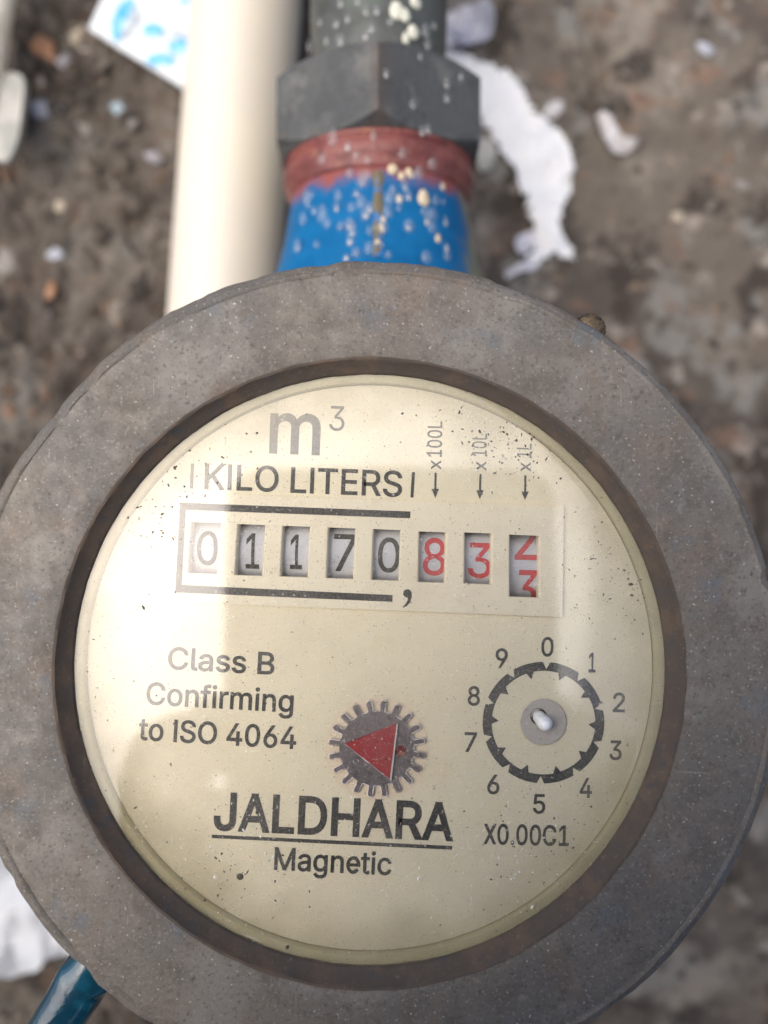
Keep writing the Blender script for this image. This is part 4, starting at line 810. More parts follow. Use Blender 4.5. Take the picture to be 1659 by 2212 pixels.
PD = D0 - 0.035
PF = DF - 0.035
T = "lettering"
text(T, "m", (581, 977), (690.5, 981.3), 82, PD, M_inkf, dial, 0.012, ref=XH)
boxtext(T, "3", 728, 904, 33, 54, R(2.2), PD, M_inkf, dial)
text(T, "KILO", (441, 1056), (601, 1062), 54, PD, M_ink, dial, 0.010)
text(T, "LITERS", (627, 1063.5), (868, 1072.5), 54, PD, M_ink, dial, 0.010)
text(T, "I", (410, 1055.2), (417, 1055.5), 54, PD, M_ink, dial)
text(T, "I", (886.5, 1074.6), (893, 1075), 55, PD, M_ink, dial)
for s, a, b in (("100L", (953.9, 987), (955.3, 910.3)), ("10L", (1050.9, 986), (1052.3, 937.3)), ("1L", (1147.3, 989), (1148.4, 958.5))):
    text(T, s, a, b, 31, PD, M_inkf, dial, 0.006)
for (cu_, cv_) in ((942, 1004), (1039.5, 1006.5), (1135.7, 1008.5)):
    boxtext(T, "x", cu_, cv_, 20, 22, R(-89), PD, M_inkf, dial, 0.006)
# arrows down to the red wheels
for (a, b, tip) in (((941, 1021), (940.4, 1056), (940.2, 1075.7)), ((1037.7, 1024), (1036.9, 1059), (1036.4, 1078.3)), ((1134.7, 1027), (1134.3, 1062), (1134.0, 1079.9))):
    pts = [(a[0] - 2.3, a[1]), (a[0] + 2.3, a[1]), (b[0] + 2.2, b[1]), (b[0] + 8, b[1]), tip, (b[0] - 8, b[1]), (b[0] - 2.2, b[1])]
    from_bm("arrow", poly_fill([[px(u, v, PD) for u, v in pts]]), M_inkf, dial)
# black bracket on the counter frame
br_pts = [(389, 1085.6), (886.6, 1105), (886, 1119.6), (401.5, 1101.5), (392.5, 1263.5), (848, 1285.5), (847.6, 1300), (378.2, 1279.8)]
from_bm("bracket_mark", poly_fill([[px(u, v, PF) for u, v in br_pts]]), M_ink, frame)
cm_ = [(880 + 9.2 * math.cos(R(t)), 1282 + 9.2 * math.sin(R(t))) for t in range(150, 361, 15)]
cm_ += [(889.5, 1290), (886, 1301), (879, 1309), (870.5, 1313), (870, 1310.5), (876, 1305), (880.5, 1297), (881, 1291), (876.5, 1290.5)]
from_bm("comma_mark", poly_fill([[px(u, v, PF) for u, v in cm_]]), M_ink, frame)

text(T, "Class B", (361.8, 1444.6), (592, 1457), 46.5, PD, M_ink, dial, 0.013)
text(T, "Confirming", (315, 1521), (633, 1538.5), 47, PD, M_ink, dial, 0.013)
text(T, "to ISO 4064", (298.3, 1597.5), (639, 1617.5), 46.5, PD, M_ink, dial, 0.013)
text(T, "JALDHARA", (460.5, 1791), (979, 1815), 78, PD, M_ink, dial, 0.019)
from_bm("underline", poly_fill([[px(u, v, PD) for u, v in ((457.3, 1803), (976.8, 1827.5), (976.5, 1835.5), (457, 1810.5))]]), M_ink, dial)
text(T, "Magnetic", (591, 1878), (845, 1890), 47, PD, M_ink, dial, 0.013)
text(T, "X0.00C1", (1044, 1822.5), (1228.5, 1827), 42.5, PD, M_ink, dial, 0.014)
pc = px(518.6, 1894, PD)
v_, f_ = lathe([(0.02, 0.03), (0.35, 0.02), (0.48, -0.05), (0.48, -0.4)], 20, lambda r, a, h: Vector((pc.x + r * math.cos(a), pc.y + r * math.sin(a), pc.z + h)))
mesh("dot_mark", v_, f_, M_ink, dial, True)
RC = (1174, 1561)
for k in range(10):
    a = R(36 * k + 3.0)
    rr = (164, 167, 169, 167, 168, 176, 172, 163, 161, 166)[k]
    boxtext("numeral", str(k), RC[0] + rr * math.sin(a), RC[1] - rr * math.cos(a), 15 if k == 1 else 26.5, 43, R(1.5), PD, M_ink, dial, 0.012)
# toothed ring scale
outer, inner = [], []
for k in range(10):
    a0 = 36 * k + 3.0
    h = 3.6
    for da, r in ((0, 115.5), (h, 131.5)):
        outer.append((a0 + da, r))
    for q in range(1, 6):
        outer.append((a0 + h + (36 - 2 * h) * q / 5, 131.5))
for k in range(10):
    a0 = 36 * k + 3.0 + 18
    for da, r in ((-15, 112), (-9, 112), (-4.3, 112), (-0.6, 97), (4.3, 112), (9, 112), (15, 112)):
        inner.append((a0 + da, r))
lp = [[px(RC[0] + r * math.sin(R(a)), RC[1] - r * math.cos(R(a)), PD) for a, r in L_] for L_ in (outer, inner)]
from_bm("scale_ring", poly_fill(lp), M_ink, dial)

# centre pivot: grey recessed boss with a tilted white pin
pv = px(1173, 1559, D0)
v_, f_ = lathe([(2.98, 0.0), (2.95, 0.05), (2.85, 0.06), (2.0, 0.0), (1.1, -0.06), (0.02, -0.08)], 64, lambda r, a, h: Vector((pv.x + r * math.cos(a), pv.y + r * math.sin(a), pv.z + h + 0.15)))
boss = mesh("pivot_boss", v_, f_, M_pit, meter, True)


def capsule(a, b, ra, rb, n=16, m=5):
    """round-ended rod from a to b"""
    ax = (b - a).normalized()
    u = ax.orthogonal().normalized(); w = ax.cross(u)
    rows = []
    for i in range(m + 1):
        t = math.pi / 2 * (1 - i / m)
        rows.append((a - ax * ra * math.sin(t), max(ra * math.cos(t), ra * 0.03)))
    for i in range(m + 1):
        t = math.pi / 2 * i / m
        rows.append((b + ax * rb * math.sin(t), max(rb * math.cos(t), rb * 0.03)))
    vs, fs = [], []
    for c, r in rows:
        for k in range(n):
            an = 2 * math.pi * k / n
            vs.append(c + (u * math.cos(an) + w * math.sin(an)) * r)
    for j in range(len(rows) - 1):
        for k in range(n):
            fs.append((j * n + k, j * n + (k + 1) % n, (j + 1) * n + (k + 1) % n, (j + 1) * n + k))
    fs.append(tuple(range(n - 1, -1, -1)))
    fs.append(tuple((len(rows) - 1) * n + k for k in range(n)))
    return vs, fs


hp_ = px(1162.5, 1546.5, D0)
v_, f_ = lathe([(0.02, 0.125), (0.9, 0.125), (1.02, 0.16), (1.10, 0.08)], 28, lambda r, a, h: Vector((hp_.x + r * math.cos(a), hp_.y + r * math.sin(a), hp_.z + h)))
mesh("pivot_hole", v_, f_, M_grit, boss, True)
v_, f_ = capsule(px(1165, 1549.5, D0 - 0.2), px(1176.5, 1562.5, D0 - 0.75), 0.84, 0.98)
mesh("pivot_pin", v_, f_, M_pin, boss, True)

# star wheel with the red triangle
GC = (814.1, 1617.3)
GD = D0 - 0.38
g0 = px(*GC, GD)
kx = GD / 1659
pr_ = [px(GC[0] + 112 * math.cos(t), GC[1] + 112 * math.sin(t), PD) for t in np.linspace(0, 2 * math.pi, 64, endpoint=False)]
from_bm("star_recess", poly_fill([pr_]), M_recess, dial)
out = []
rb, rt, hw = 81.0, 105.5, 6.2
for k in range(20):
    a = 2 * math.pi * (k + 0.5) / 20 + R(-0.5)
    ca, sa = math.cos(a), math.sin(a)

    def loc(r, w):
        return (GC[0] + r * ca - w * sa, GC[1] + r * sa + w * ca)
    out.append(loc(rb, -hw))
    for t in np.linspace(-90, 90, 9):
        out.append(loc(rt - 5.5 + 5.5 * math.cos(R(t)), hw * math.sin(R(t))))
    out.append(loc(rb, hw))
    b_ = a + math.pi / 20
    out.append((GC[0] + rb * math.cos(b_), GC[1] + rb * math.sin(b_)))
bm = poly_fill([[px(u, v, GD) for u, v in out]])
r_ = bmesh.ops.extrude_face_region(bm, geom=list(bm.faces))
for e in r_["geom"]:
    if isinstance(e, bmesh.types.BMVert):
        e.co.z -= 0.22
star = from_bm("star_wheel", bm, M_star, meter)
# bright worn rims on the tooth edges
vs, fs = [], []
cc = Vector(GC)
no = len(out)
for i, (u, v) in enumerate(out):
    p = Vector((u, v))
    q = Vector(out[(i + 1) % no]); o_ = Vector(out[i - 1])
    tn = (q - o_).normalized(); nn = Vector((tn.y, -tn.x))
    if nn.dot(p - cc) < 0 and False: nn = -nn
    a = p + nn * 1.0; b = p - nn * 1.5
    vs.append(px(a.x, a.y, GD + 0.06)); vs.append(px(p.x, p.y, GD - 0.05)); vs.append(px(b.x, b.y, GD - 0.02))
for i in range(no):
    k = (i + 1) % no
    for q in (0, 1):
        fs.append((3 * i + q, 3 * k + q, 3 * k + q + 1, 3 * i + q + 1))
M_rim = material("worn foil rim", (0.88, 0.80, 0.77), 0.3, 0.0, vary=[(0.5, (0.36, 0.31, 0.31), 0.46, 0.56, 3)])
mesh("tooth_rim", vs, fs, M_rim, star, True)
tri = [px(648.1 + .19531 * z0, 1458.1 + .19531 * z1, GD - 0.35) for z0, z1 in ((495, 765), (1068, 537), (992, 1158))]
bm = poly_fill([tri])
r_ = bmesh.ops.extrude_face_region(bm, geom=list(bm.faces))
for e in r_["geom"]:
    if isinstance(e, bmesh.types.BMVert):
        e.co.z -= 0.36
mesh_tri = from_bm("red_triangle", bm, M_red, star)
ed = [px(648.1 + .19531 * z0, 1458.1 + .19531 * z1, GD - 0.33) for z0, z1 in ((1060, 545), (1084, 540), (1011, 1168), (988, 1160))]
from_bm("bright_edge", slab([ed], 0.3), M_bright, star)
ed = [px(648.1 + .19531 * z0, 1458.1 + .19531 * z1, GD - 0.36) for z0, z1 in ((495, 768), (500, 762), (996, 1152), (988, 1160))]
from_bm("bright_edge", slab([ed], 0.25), M_rim, star)
hc = px(648.1 + .19531 * 1115, 1458.1 + .19531 * 840, GD - 0.03)
v_, f_ = lathe([(0.02, 0.0), (0.55, 0.0), (0.62, 0.03), (0.70, 0.03), (0.72, -0.03)], 28, lambda r, a, h: Vector((hc.x + r * math.cos(a), hc.y + r * math.sin(a), hc.z + h)))
M_hole = material("dark red rivet", (0.16, 0.02, 0.02), 0.5, vary=[(1.0, (0.30, 0.13, 0.10), 0.5, 0.56, 2)])
mesh("hole_disc", v_, f_, M_hole, star, True)  # dark red disc standing for the small hole in the wheel
hc2 = px(648.1 + .19531 * 840, 1458.1 + .19531 * 812, GD - 0.36)
v_, f_ = lathe([(1.38, 0.0), (1.44, 0.05), (1.50, 0.0)], 40, lambda r, a, h: Vector((hc2.x + r * math.cos(a), hc2.y + r * math.sin(a), hc2.z + h)))
M_worn = material("scratched enamel", (0.42, 0.16, 0.17), 0.5, vary=[(0.9, (0.28, 0.03, 0.035), 0.47, 0.52, 3)])
mesh("pressed_ring", v_, f_, M_worn, star, True)

# number wheels behind the windows
WR = 6.4
WD = DF + 0.95                 # front of the wheels
digits = [("0", None, M_ink, 1130), ("1", None, M_ink, 0), ("1", None, M_ink, 0), ("7", None, M_ink, 0), ("0", None, M_ink, 0), ("8", None, M_redink, 0), ("3", None, M_redink, 0)]
zb3 = lambda x0, x1, y0, y1: (324.0 + .29297 * (x0 + x1) / 2, 1026.1 + .29297 * (y0 + y1) / 2, .29297 * (x1 - x0), .29297 * (y1 - y0))
zb2 = lambda x0, x1, y0, y1: (756.1 + .32552 * (x0 + x1) / 2, 864.1 + .32552 * (y0 + y1) / 2, .32552 * (x1 - x0), .32552 * (y1 - y0))
dig = [[("0", zb3(347, 500, 412, 668))], [("1", zb3(705, 805, 430, 693))], [("1", zb3(1033, 1122, 440, 697))], [("7", zb3(1353, 1520, 437, 712))],
       [("0", zb2(185, 332, 912, 1148))], [("8", zb2(485, 637, 915, 1168))], [("3", zb2(783, 940, 948, 1187))],
       [("2", zb2(1097, 1253, 800, 1062)), ("3", zb2(1108, 1248, 1128, 1395))]]
for i, w in enumerate(wins):
    c = win_corners(w)
    mid = sum((px(u, v, WD) for u, v in c), Vector()) / 4
    dirx = (px(*c[1], WD) - px(*c[0], WD)).normalized()
    diry = Vector((-dirx.y, dirx.x, 0))
    hw = 2.75 if i < 7 else 2.9
    cz = mid.z - WR

    def on_wheel(p, lift):
        """drop a point of the photo plane on the wheel's curved face"""
        t = (p - mid).dot(diry)
        t = max(-WR * 0.98, min(WR * 0.98, t))
        return Vector((p.x, p.y, cz + math.sqrt(WR * WR - t * t) + lift))
    vs, fs = [], []
    K = 64
    wp = [(-hw, WR - 0.3), (-hw + 0.15, WR), (hw - 0.15, WR), (hw, WR - 0.3)]
    for k in range(K):
        a = 2 * math.pi * k / K
        for (x, r) in wp:
            q = mid + dirx * x + diry * (r * math.sin(a))
            vs.append(Vector((q.x, q.y, cz + r * math.cos(a))))
    for k in range(K):
        for q in range(3):
            fs.append((4 * k + q, 4 * ((k + 1) % K) + q, 4 * ((k + 1) % K) + q + 1, 4 * k + q + 1))
    fs.append([4 * k for k in range(K)]); fs.append([4 * k + 3 for k in range(K)])
    wheel = mesh("number_wheel", vs, fs, M_wheel, meter, True, 35)
    for s, (cu_, cv_, ww, hh) in dig[i]:
        bm = glyph(s, 0.007)
        xs = [v.co.x for v in bm.verts]; ys = [v.co.y for v in bm.verts]
        x0, x1, y0, y1 = min(xs), max(xs), min(ys), max(ys)
        for t in np.linspace(y0, y1, 16)[1:-1]:
            bmesh.ops.bisect_plane(bm, geom=list(bm.verts) + list(bm.edges) + list(bm.faces), plane_co=(0, t, 0), plane_no=(0, 1, 0))
        an = R(1.8)
        dead = []
        for v in bm.verts:
            X = ((v.co.x - x0) / (x1 - x0) - 0.5) * ww
            Y = (0.5 - (v.co.y - y0) / (y1 - y0)) * hh
            v.co = on_wheel(px(cu_ + X * math.cos(an) - Y * math.sin(an), cv_ + X * math.sin(an) + Y * math.cos(an), WD), 0.03 + 0.006 * v.co.z)
        from_bm("digit", bm, M_redink if i >= 5 else M_ink, wheel)

# glass over the register
v_, f_ = lathe([(0.01, -2.0), (20, -2.0), (35.0, -2.0), (35.2, -2.005), (37.0, -2.07), (37.36, -2.12), (37.36, -2.4), (37.2, -2.46), (0.01, -2.46)], 128, vert)
glass = mesh("glass", v_, f_, M_glass, meter, True, 30)


def grains(pts, mat, name, parent):
    """many tiny irregular grains as one mesh; pts [(Vector, size)]"""
    vs, fs = [], []
    for p, s in pts:
        b = len(vs)
        rot = Matrix.Rotation(random.uniform(0, 6.28), 3, 'Z')
        el = random.uniform(0.6, 1.6)
        base = [Vector((1, 0, 0)), Vector((0.2, 0.8, 0)), Vector((-0.8, 0.4, 0)), Vector((-0.6, -0.6, 0)), Vector((0.4, -0.7, 0))]
        for q in base:
            q = Vector((q.x * el, q.y / el, q.z)) * random.uniform(0.7, 1.15)
            vs.append(p + rot @ q * s)
        vs.append(p + Vector((random.uniform(-.2, .2) * s, random.uniform(-.2, .2) * s, s * 0.55)))
        vs.append(p - Vector((0, 0, s * 0.2)))
        for k in range(5):
            fs.append((b + k, b + (k + 1) % 5, b + 5)); fs.append((b + (k + 1) % 5, b + k, b + 6))
    return tag(mesh(name, vs, fs, mat, parent), kind="stuff")


def on_glass(u, v):
    p = px(u, v, CAM_H + 2.01)
    return p


dark, pale = [], []


def scatter(lst, n, cu_, cv_, su, sv, lo, hi):
    k = 0
    while k < n:
        u, v = random.gauss(cu_, su), random.gauss(cv_, sv)
        if math.hypot(u - 798, v - 1448) < 618:
            lst.append((on_glass(u, v), random.uniform(lo, hi) * random.uniform(0.7, 1.8)))
            k += 1


scatter(dark, 70, 1060, 915, 70, 45, 0.05, 0.16)
scatter(dark, 45, 1120, 985, 55, 50, 0.05, 0.15)
scatter(dark, 60, 430, 1010, 75, 60, 0.05, 0.16)
scatter(dark, 40, 320, 1120, 60, 60, 0.05, 0.15)
scatter(dark, 90, 1320, 1250, 55, 60, 0.04, 0.13)
scatter(dark, 30, 270, 1480, 50, 90, 0.04, 0.13)
scatter(dark, 60, 1180, 1830, 90, 60, 0.04, 0.14)
scatter(dark, 50, 480, 1880, 100, 60, 0.04, 0.15)
scatter(dark, 120, 800, 1450, 330, 330, 0.03, 0.09)
scatter(pale, 60, 1060, 940, 80, 60, 0.05, 0.13)
scatter(pale, 70, 1100, 1850, 140, 70, 0.04, 0.14)
scatter(pale, 60, 500, 1830, 110, 80, 0.04, 0.16)
scatter(pale, 90, 900, 1200, 260, 120, 0.03, 0.09)
scatter(pale, 140, 800, 1500, 330, 330, 0.03, 0.08)
for (u, v, s) in ((310, 1312, 0.3), (322, 1284, 0.15), (1362, 1262, 0.30), (1322, 1248, 0.14), (1318, 1256, 0.12), (620, 2047, 0.35), (442, 1945, 0.25), (292, 1745, 0.25), (1085, 1000, 0.2), (470, 1935, .2)):
    dark.append((on_glass(u, v), s))
for (u, v, s) in ((1085, 985, 0.4), (905, 1898, 0.3), (1150, 1960, 0.3), (455, 1830, .25), (465, 1895, 0.3), (1105, 1900, .2)):
    pale.append((on_glass(u, v), s))
grains(dark, M_grit, "dirt_specks", glass)
grains(pale, M_gritw, "dust_specks", glass)

# ------------------------------------------------------------------ pipe coupling
coupling = thing("pipe_coupling", (AXX, 73, AXZ), "dark grey hexagonal union nut with wet grey pipe above the meter", "pipe fitting")
AF2, RCH = 18.5, 18.75


def hexr(a):
    k = (a + math.pi / 6) % (math.pi / 3) - math.pi / 6     # vertex at a = 30 deg steps shifted so that one vertex is on top
    return AF2 / math.cos(k)


vs, fs = [], []
K = 144
Y0, Y1, SL = 66.0, 80.4, 0.62
for k in range(K):
    a = 2 * math.pi * k / K
    r = hexr(a + math.pi / 6)
    rc = min(r - 0.02, RCH)
    for (rr, y) in ((13.0, Y0), (rc, Y0), (r, Y0 + (r - rc) * SL), (r, Y1 - (r - rc) * SL), (rc, Y1), (13.0, Y1)):
        vs.append(horiz(rr, a, y))
for k in range(K):
    q = (k + 1) % K
    for j in range(6):
        fs.append((6 * k + j, 6 * q + j, 6 * q + (j + 1) % 6, 6 * k + (j + 1) % 6))
nut = mesh("hex_nut", vs, fs, M_nut, coupling)
axis_mask(M_nut, 0, 2.6, 0.0, (0.088, 0.066, 0.050), 0.25, 1.4, world_off=0.4, absolute=True, amount=0.6)
axis_mask(M_nut, 2, 1.0, -9.0, (0.175, 0.098, 0.045), 0.14, 9.0)
v_, f_ = lathe([(12.9, 76), (13.1, 82), (12.9, 88), (13.3, 95), (13.3, 120), (13.2, 320), (0.3, 320)], 64, horiz,
               lambda r, h, a, j: (r + 0.25 * noise.noise(Vector((math.sin(a) * 3, math.cos(a) * 3, h * .2))), h))
mesh("tail_pipe", v_, f_, M_pipe, coupling, True, 60)


def blob(c, r, nrm, flat=0.6, n=8, m=4):
    """a small dome seated on a surface"""
    nrm = nrm.normalized(); u = nrm.orthogonal().normalized(); w = nrm.cross(u)
    vs, fs = [], []
    ell = random.uniform(1.1, 2.0)
    for i in range(m + 1):
        t = math.pi / 2 * i / m
        for k in range(n):
            a = 2 * math.pi * k / n
            q = (u * math.cos(a) + w * math.sin(a)) * r * max(math.cos(t), 0.04)
            q.y *= ell if q.y > 0 else 1.0
            q.x *= 0.95 if q.y < 0 else 0.86
            vs.append(c + q + nrm * (r * flat * math.sin(t) - 0.03))
    for i in range(m):
        for k in range(n):
            fs.append((i * n + k, i * n + (k + 1) % n, (i + 1) * n + (k + 1) % n, (i + 1) * n + k))
    fs.append([m * n + k for k in range(n)])
    return vs, fs


def spud_r(y):
    return float(np.interp(y, [42, 47, 51.5, 55.5, 58.5, 61, 61.6, 62.8, 64.4, 66], [21, 19.3, 18.2, 17.6, 17.1, 17.4, 18.0, 18.5, 18.5, 18.4]))


def drop_at(u, v, kind):
    """place on the pipe, nut or spud seen at a photo point"""
    d = 131.0
    for _ in range(12):
        p = px(u, v, d)
        x = p.x - AXX
        if kind == "spud":
            r = spud_r(p.y)
        elif kind == "nut":
            r = None
        else:
            r = 13.2
        if r is None:
            z = AXZ + 21.36 - abs(x) / math.sqrt(3)
            nrm = Vector((math.copysign(0.5, x), 0, 0.866))
        else:
            x = max(-r * .97, min(r * .97, x))
            z = AXZ + math.sqrt(r * r - x * x)
            nrm = Vector((x, 0, z - AXZ))
        d = CAM_H - z
    q = px(u, v, d)
    return q, nrm


def drops(lst, mat, name, parent, flat=0.6):
    vs, fs = [], []
    for u, v, kind, r in lst:
        c, nrm = drop_at(u, v, kind)
        a, b = blob(c, r, nrm, flat)
        o = len(vs)
        vs += a; fs += [[i + o for i in f] for f in b]
    return tag(mesh(name, vs, fs, mat, parent, True), kind="stuff")


zd = lambda x, y: (540.0 + .35808 * x, .35808 * y)
nut_drops = [(825, 450), (985, 635), (1190, 510), (1190, 600), (1275, 465), (1030, 340), (1040, 800), (1075, 790)]
pipe_drops = [(545, 20), (650, 10), (700, 75), (765, 70), (420, 140), (520, 150), (590, 120), (460, 250), (360, 290), (700, 220), (545, 255), (735, 180), (1110, 160), (1075, 280), (1060, 200), (850, 130)]
spud_drops = [(500, 850), (745, 830), (640, 940), (590, 890), (435, 965), (710, 970), (920, 930), (600, 1050), (710, 1060), (770, 1090), (680, 1100), (530, 1190), (640, 1170), (340, 1200), (370, 1180),
              (670, 1230), (610, 1255), (520, 1260), (720, 1260), (350, 1240), (385, 1275), (435, 1310), (700, 1300), (465, 1355), (600, 1360), (615, 1400), (545, 1370), (720, 1400), (605, 1460), (400, 1480),
              (720, 1510), (640, 1530), (580, 1560), (830, 1290), (800, 1380), (865, 1150), (845, 1200), (905, 1210), (900, 1260), (960, 1190), (935, 1130), (960, 1370), (1055, 1280), (1100, 1300), (1070, 1340),
              (1120, 1220), (1165, 1220), (1140, 1440), (1100, 1380), (1180, 1340), (1185, 1500), (1190, 1555), (1065, 1560), (835, 1540), (790, 1480), (285, 1500), (320, 1330), (1160, 1140), (1100, 990), (1020, 1050)]
rr = lambda a, b: random.uniform(a, b)
drops([(*zd(x, y), "nut", rr(.5, .95)) for x, y in nut_drops], M_drop, "water_drops", nut)
drops([(*zd(x, y), "pipe", rr(.6, 1.2)) for x, y in pipe_drops], M_drop, "water_drops", coupling)
drops([(*zd(x, y), "spud", rr(.6, 1.3)) for x, y in spud_drops], M_drop, "water_drops", spud)
drops([(*zd(x + rr(-4, 4), y + rr(6, 16)), "spud", rr(.22, .48)) for x, y in spud_drops if random.random() < .4], M_glint, "drop_glints", spud, 0.4)  # glints added as pale crumbs at the lower end of drops
drops([(*zd(x + rr(-4, 4), y + rr(6, 14)), "nut", rr(.2, .34)) for x, y in nut_drops], M_glint, "drop_glints", nut, 0.4)
drops([(*zd(x + rr(-4, 4), y + rr(6, 14)), "pipe", rr(.22, .42)) for x, y in pipe_drops], M_glint, "drop_glints", coupling, 0.4)
drops([(*zd(x, y), "pipe", r) for x, y, r in ((885, 70, 1.5), (935, 95, 1.2), (985, 195, 1.35), (940, 240, .8), (995, 10, 1.2), (1010, 25, .9))], M_spat, "cement_spatter", coupling, 0.35)
drops([(*zd(x, y), "spud", r) for x, y, r in ((1048, 1205, 1.35), (860, 1020, 1.0), (915, 1065, .7), (960, 1040, 0.8), (975, 1060, .5), (1165, 1130, .6), (790, 1390, .7), (770, 1480, .7), (800, 1330, .6), (1135, 1445, .7), (900, 1205, .6), (760, 1500, .5))], M_spaty, "crust_crumbs", spud, 0.4)

# ------------------------------------------------------------------ cream pipe on the ground
def rod(name, a, b, r, mat, label, cat, n=40):
    """a hollow pipe between two points, as a thing"""
    ax = (b - a).normalized(); u = ax.orthogonal().normalized(); w = ax.cross(u)
    vs, fs = [], []
    L = (b - a).length
    ks = [(0, r - 2), (0, r - 0.3), (0.3, r)] + [(L * k / 12, r) for k in range(1, 12)] + [(L - .3, r), (L, r - .3), (L, r - 2)]
    for t, q in ks:
        for k in range(n):
            an = 2 * math.pi * k / n
            vs.append(a + ax * t + (u * math.cos(an) + w * math.sin(an)) * q)
    for j in range(len(ks) - 1):
        for k in range(n):
            fs.append((j * n + k, j * n + (k + 1) % n, (j + 1) * n + (k + 1) % n, (j + 1) * n + k))
    fs.append(list(range(n))); fs.append([(len(ks) - 1) * n + k for k in range(n)])
    return tag(mesh(name, vs, fs, mat, None, True, 50), label, cat)


PA, PB = px(569.5, -500, 180), px(468, 900, 180)
rod("plastic_pipe", PA, PB, 12.85, M_pvc, "long straight cream plastic pipe lying on the ground beside the union nut", "pipe")


# ------------------------------------------------------------------ scraps on the ground
def scrap(name, pts, mat, label, cat, lift=1.0, thick=0.7, wave=1.2, per=4, d=191.5, rag=0.0, parent=None, group=None, fine=2.2):
    """a thin irregular sheet with its own thickness, waves and ragged edge"""
    lp = smooth_loop([px(u, v, d) for u, v in pts], per)
    if rag:
        lp = [p + Vector((noise.noise(p * 0.9) + noise.noise(p * 2.3), noise.noise(p * 0.9 + Vector((5, 5, 5))) + noise.noise(p * 2.3 + Vector((5, 5, 5))), 0)) * rag for p in lp]
    bm = poly_fill([lp])
    xs = [p.x for p in lp]; ys = [p.y for p in lp]
    for t in np.arange(min(xs), max(xs), fine)[1:]:
        bmesh.ops.bisect_plane(bm, geom=list(bm.verts) + list(bm.edges) + list(bm.faces), plane_co=(t, 0, 0), plane_no=(1, 0, 0))
    for t in np.arange(min(ys), max(ys), fine)[1:]:
        bmesh.ops.bisect_plane(bm, geom=list(bm.verts) + list(bm.edges) + list(bm.faces), plane_co=(0, t, 0), plane_no=(0, 1, 0))
    bmesh.ops.triangulate(bm, faces=bm.faces)
    for v in bm.verts:
        g = GROUND_Z + ground_h(v.co.x, v.co.y)
        v.co.z = max(g + 0.3, GROUND_Z + lift + wave * noise.fractal(Vector((v.co.x, v.co.y, 2.0)) * 0.13, 0.9, 2.0, 3)) + thick
    r = bmesh.ops.extrude_face_region(bm, geom=list(bm.faces))
    for e in r["geom"]:
        if isinstance(e, bmesh.types.BMVert):
            e.co.z -= thick
    return tag(from_bm(name, bm, mat, parent, True, 50), label, cat, group)


zw = lambda L_: [(918.1 + .26851 * x, 54.0 + .26851 * y) for x, y in L_]
scrap("torn_sheet", zw([(60, 200), (300, 235), (480, 330), (680, 400), (800, 560), (860, 690), (960, 770), (1080, 860), (1150, 980), (1190, 1130), (1170, 1300), (1110, 1450), (1080, 1600), (1115, 1700),
                        (1200, 1820), (1190, 1885), (1110, 1880), (1040, 1830), (960, 1875), (820, 1960), (790, 1930), (875, 1790), (880, 1640), (830, 1500), (780, 1330), (720, 1170), (640, 1040), (560, 940), (500, 830), (440, 740), (380, 540), (200, 360)]),
      M_white, "long torn white film curving over the ground right of the nut", "paper scrap", 1.6, 0.4, 1.6, 10, rag=1.0)
scrap("film_scrap", zw([(440, 915), (545, 930), (570, 1040), (520, 1160), (440, 1170), (415, 1050)]), M_stick, "small dull white scrap just under the right corner of the nut", "scrap", 1.0, 0.6, 1.0, group="film scraps near the white film")
scrap("film_scrap", zw([(730, 1720), (860, 1655), (880, 1760), (840, 1830), (760, 1850)]), M_lilac, "small lilac film scrap left of the white film's forked end", "scrap", 1.5, 0.5, 2.0, group="film scraps near the white film")
scrap("film_scrap", zw([(745, 1935), (850, 1880), (930, 1900), (860, 1985), (760, 1995), (660, 2040), (650, 1990)]), M_lilac, "crumpled lilac film scrap below the white film, nearest the bezel", "scrap", 1.5, 0.5, 2.0, group="film scraps near the white film")
scrap("plastic_wrapper", zw([(60, -60), (300, -90), (520, -40), (540, 60), (440, 150), (330, 220), (220, 260), (100, 280), (40, 160)]), M_lilac,
      "crumpled dark and lilac plastic wrapper right of the grey pipe", "wrapper", 4.0, 0.5, 5.5, 4, fine=1.6)
scrap("paint_flake", zw([(950, 720), (1000, 640), (1090, 610), (1100, 680), (1030, 760)]), M_flake, "pale flake beside the upper right edge of the white film", "flake", 1.2, 0.6, 0.8)
scrap("curved_chip", [(1291, 250), (1308, 247), (1322, 262), (1335, 288), (1358, 303), (1375, 302), (1372, 318), (1350, 332), (1328, 328), (1310, 308), (1298, 282)], M_flake,
      "white crescent shaped chip on the ground at upper right", "chip", 1.2, 0.8, 1.0, 8, rag=0.5)

# printed packet under the cream pipe
packet = thing("printed_packet", px(340, 60, 190), "white plastic packet with blue print tucked under the cream pipe", "packet")
pk = [(197, 72), (214, 35), (232, -6), (262, -75), (330, -60), (430, -30), (520, 0), (500, 120), (462, 228), (430, 214), (397, 195), (330, 153), (262, 112)]
pkl = [px(u, v, 190) for u, v in pk]


def packet_z(x, y):
    return GROUND_Z + 4.0 + 0.5 * noise.noise(Vector((x, y, 0)) * 0.08) + 0.02 * (-x - 40)


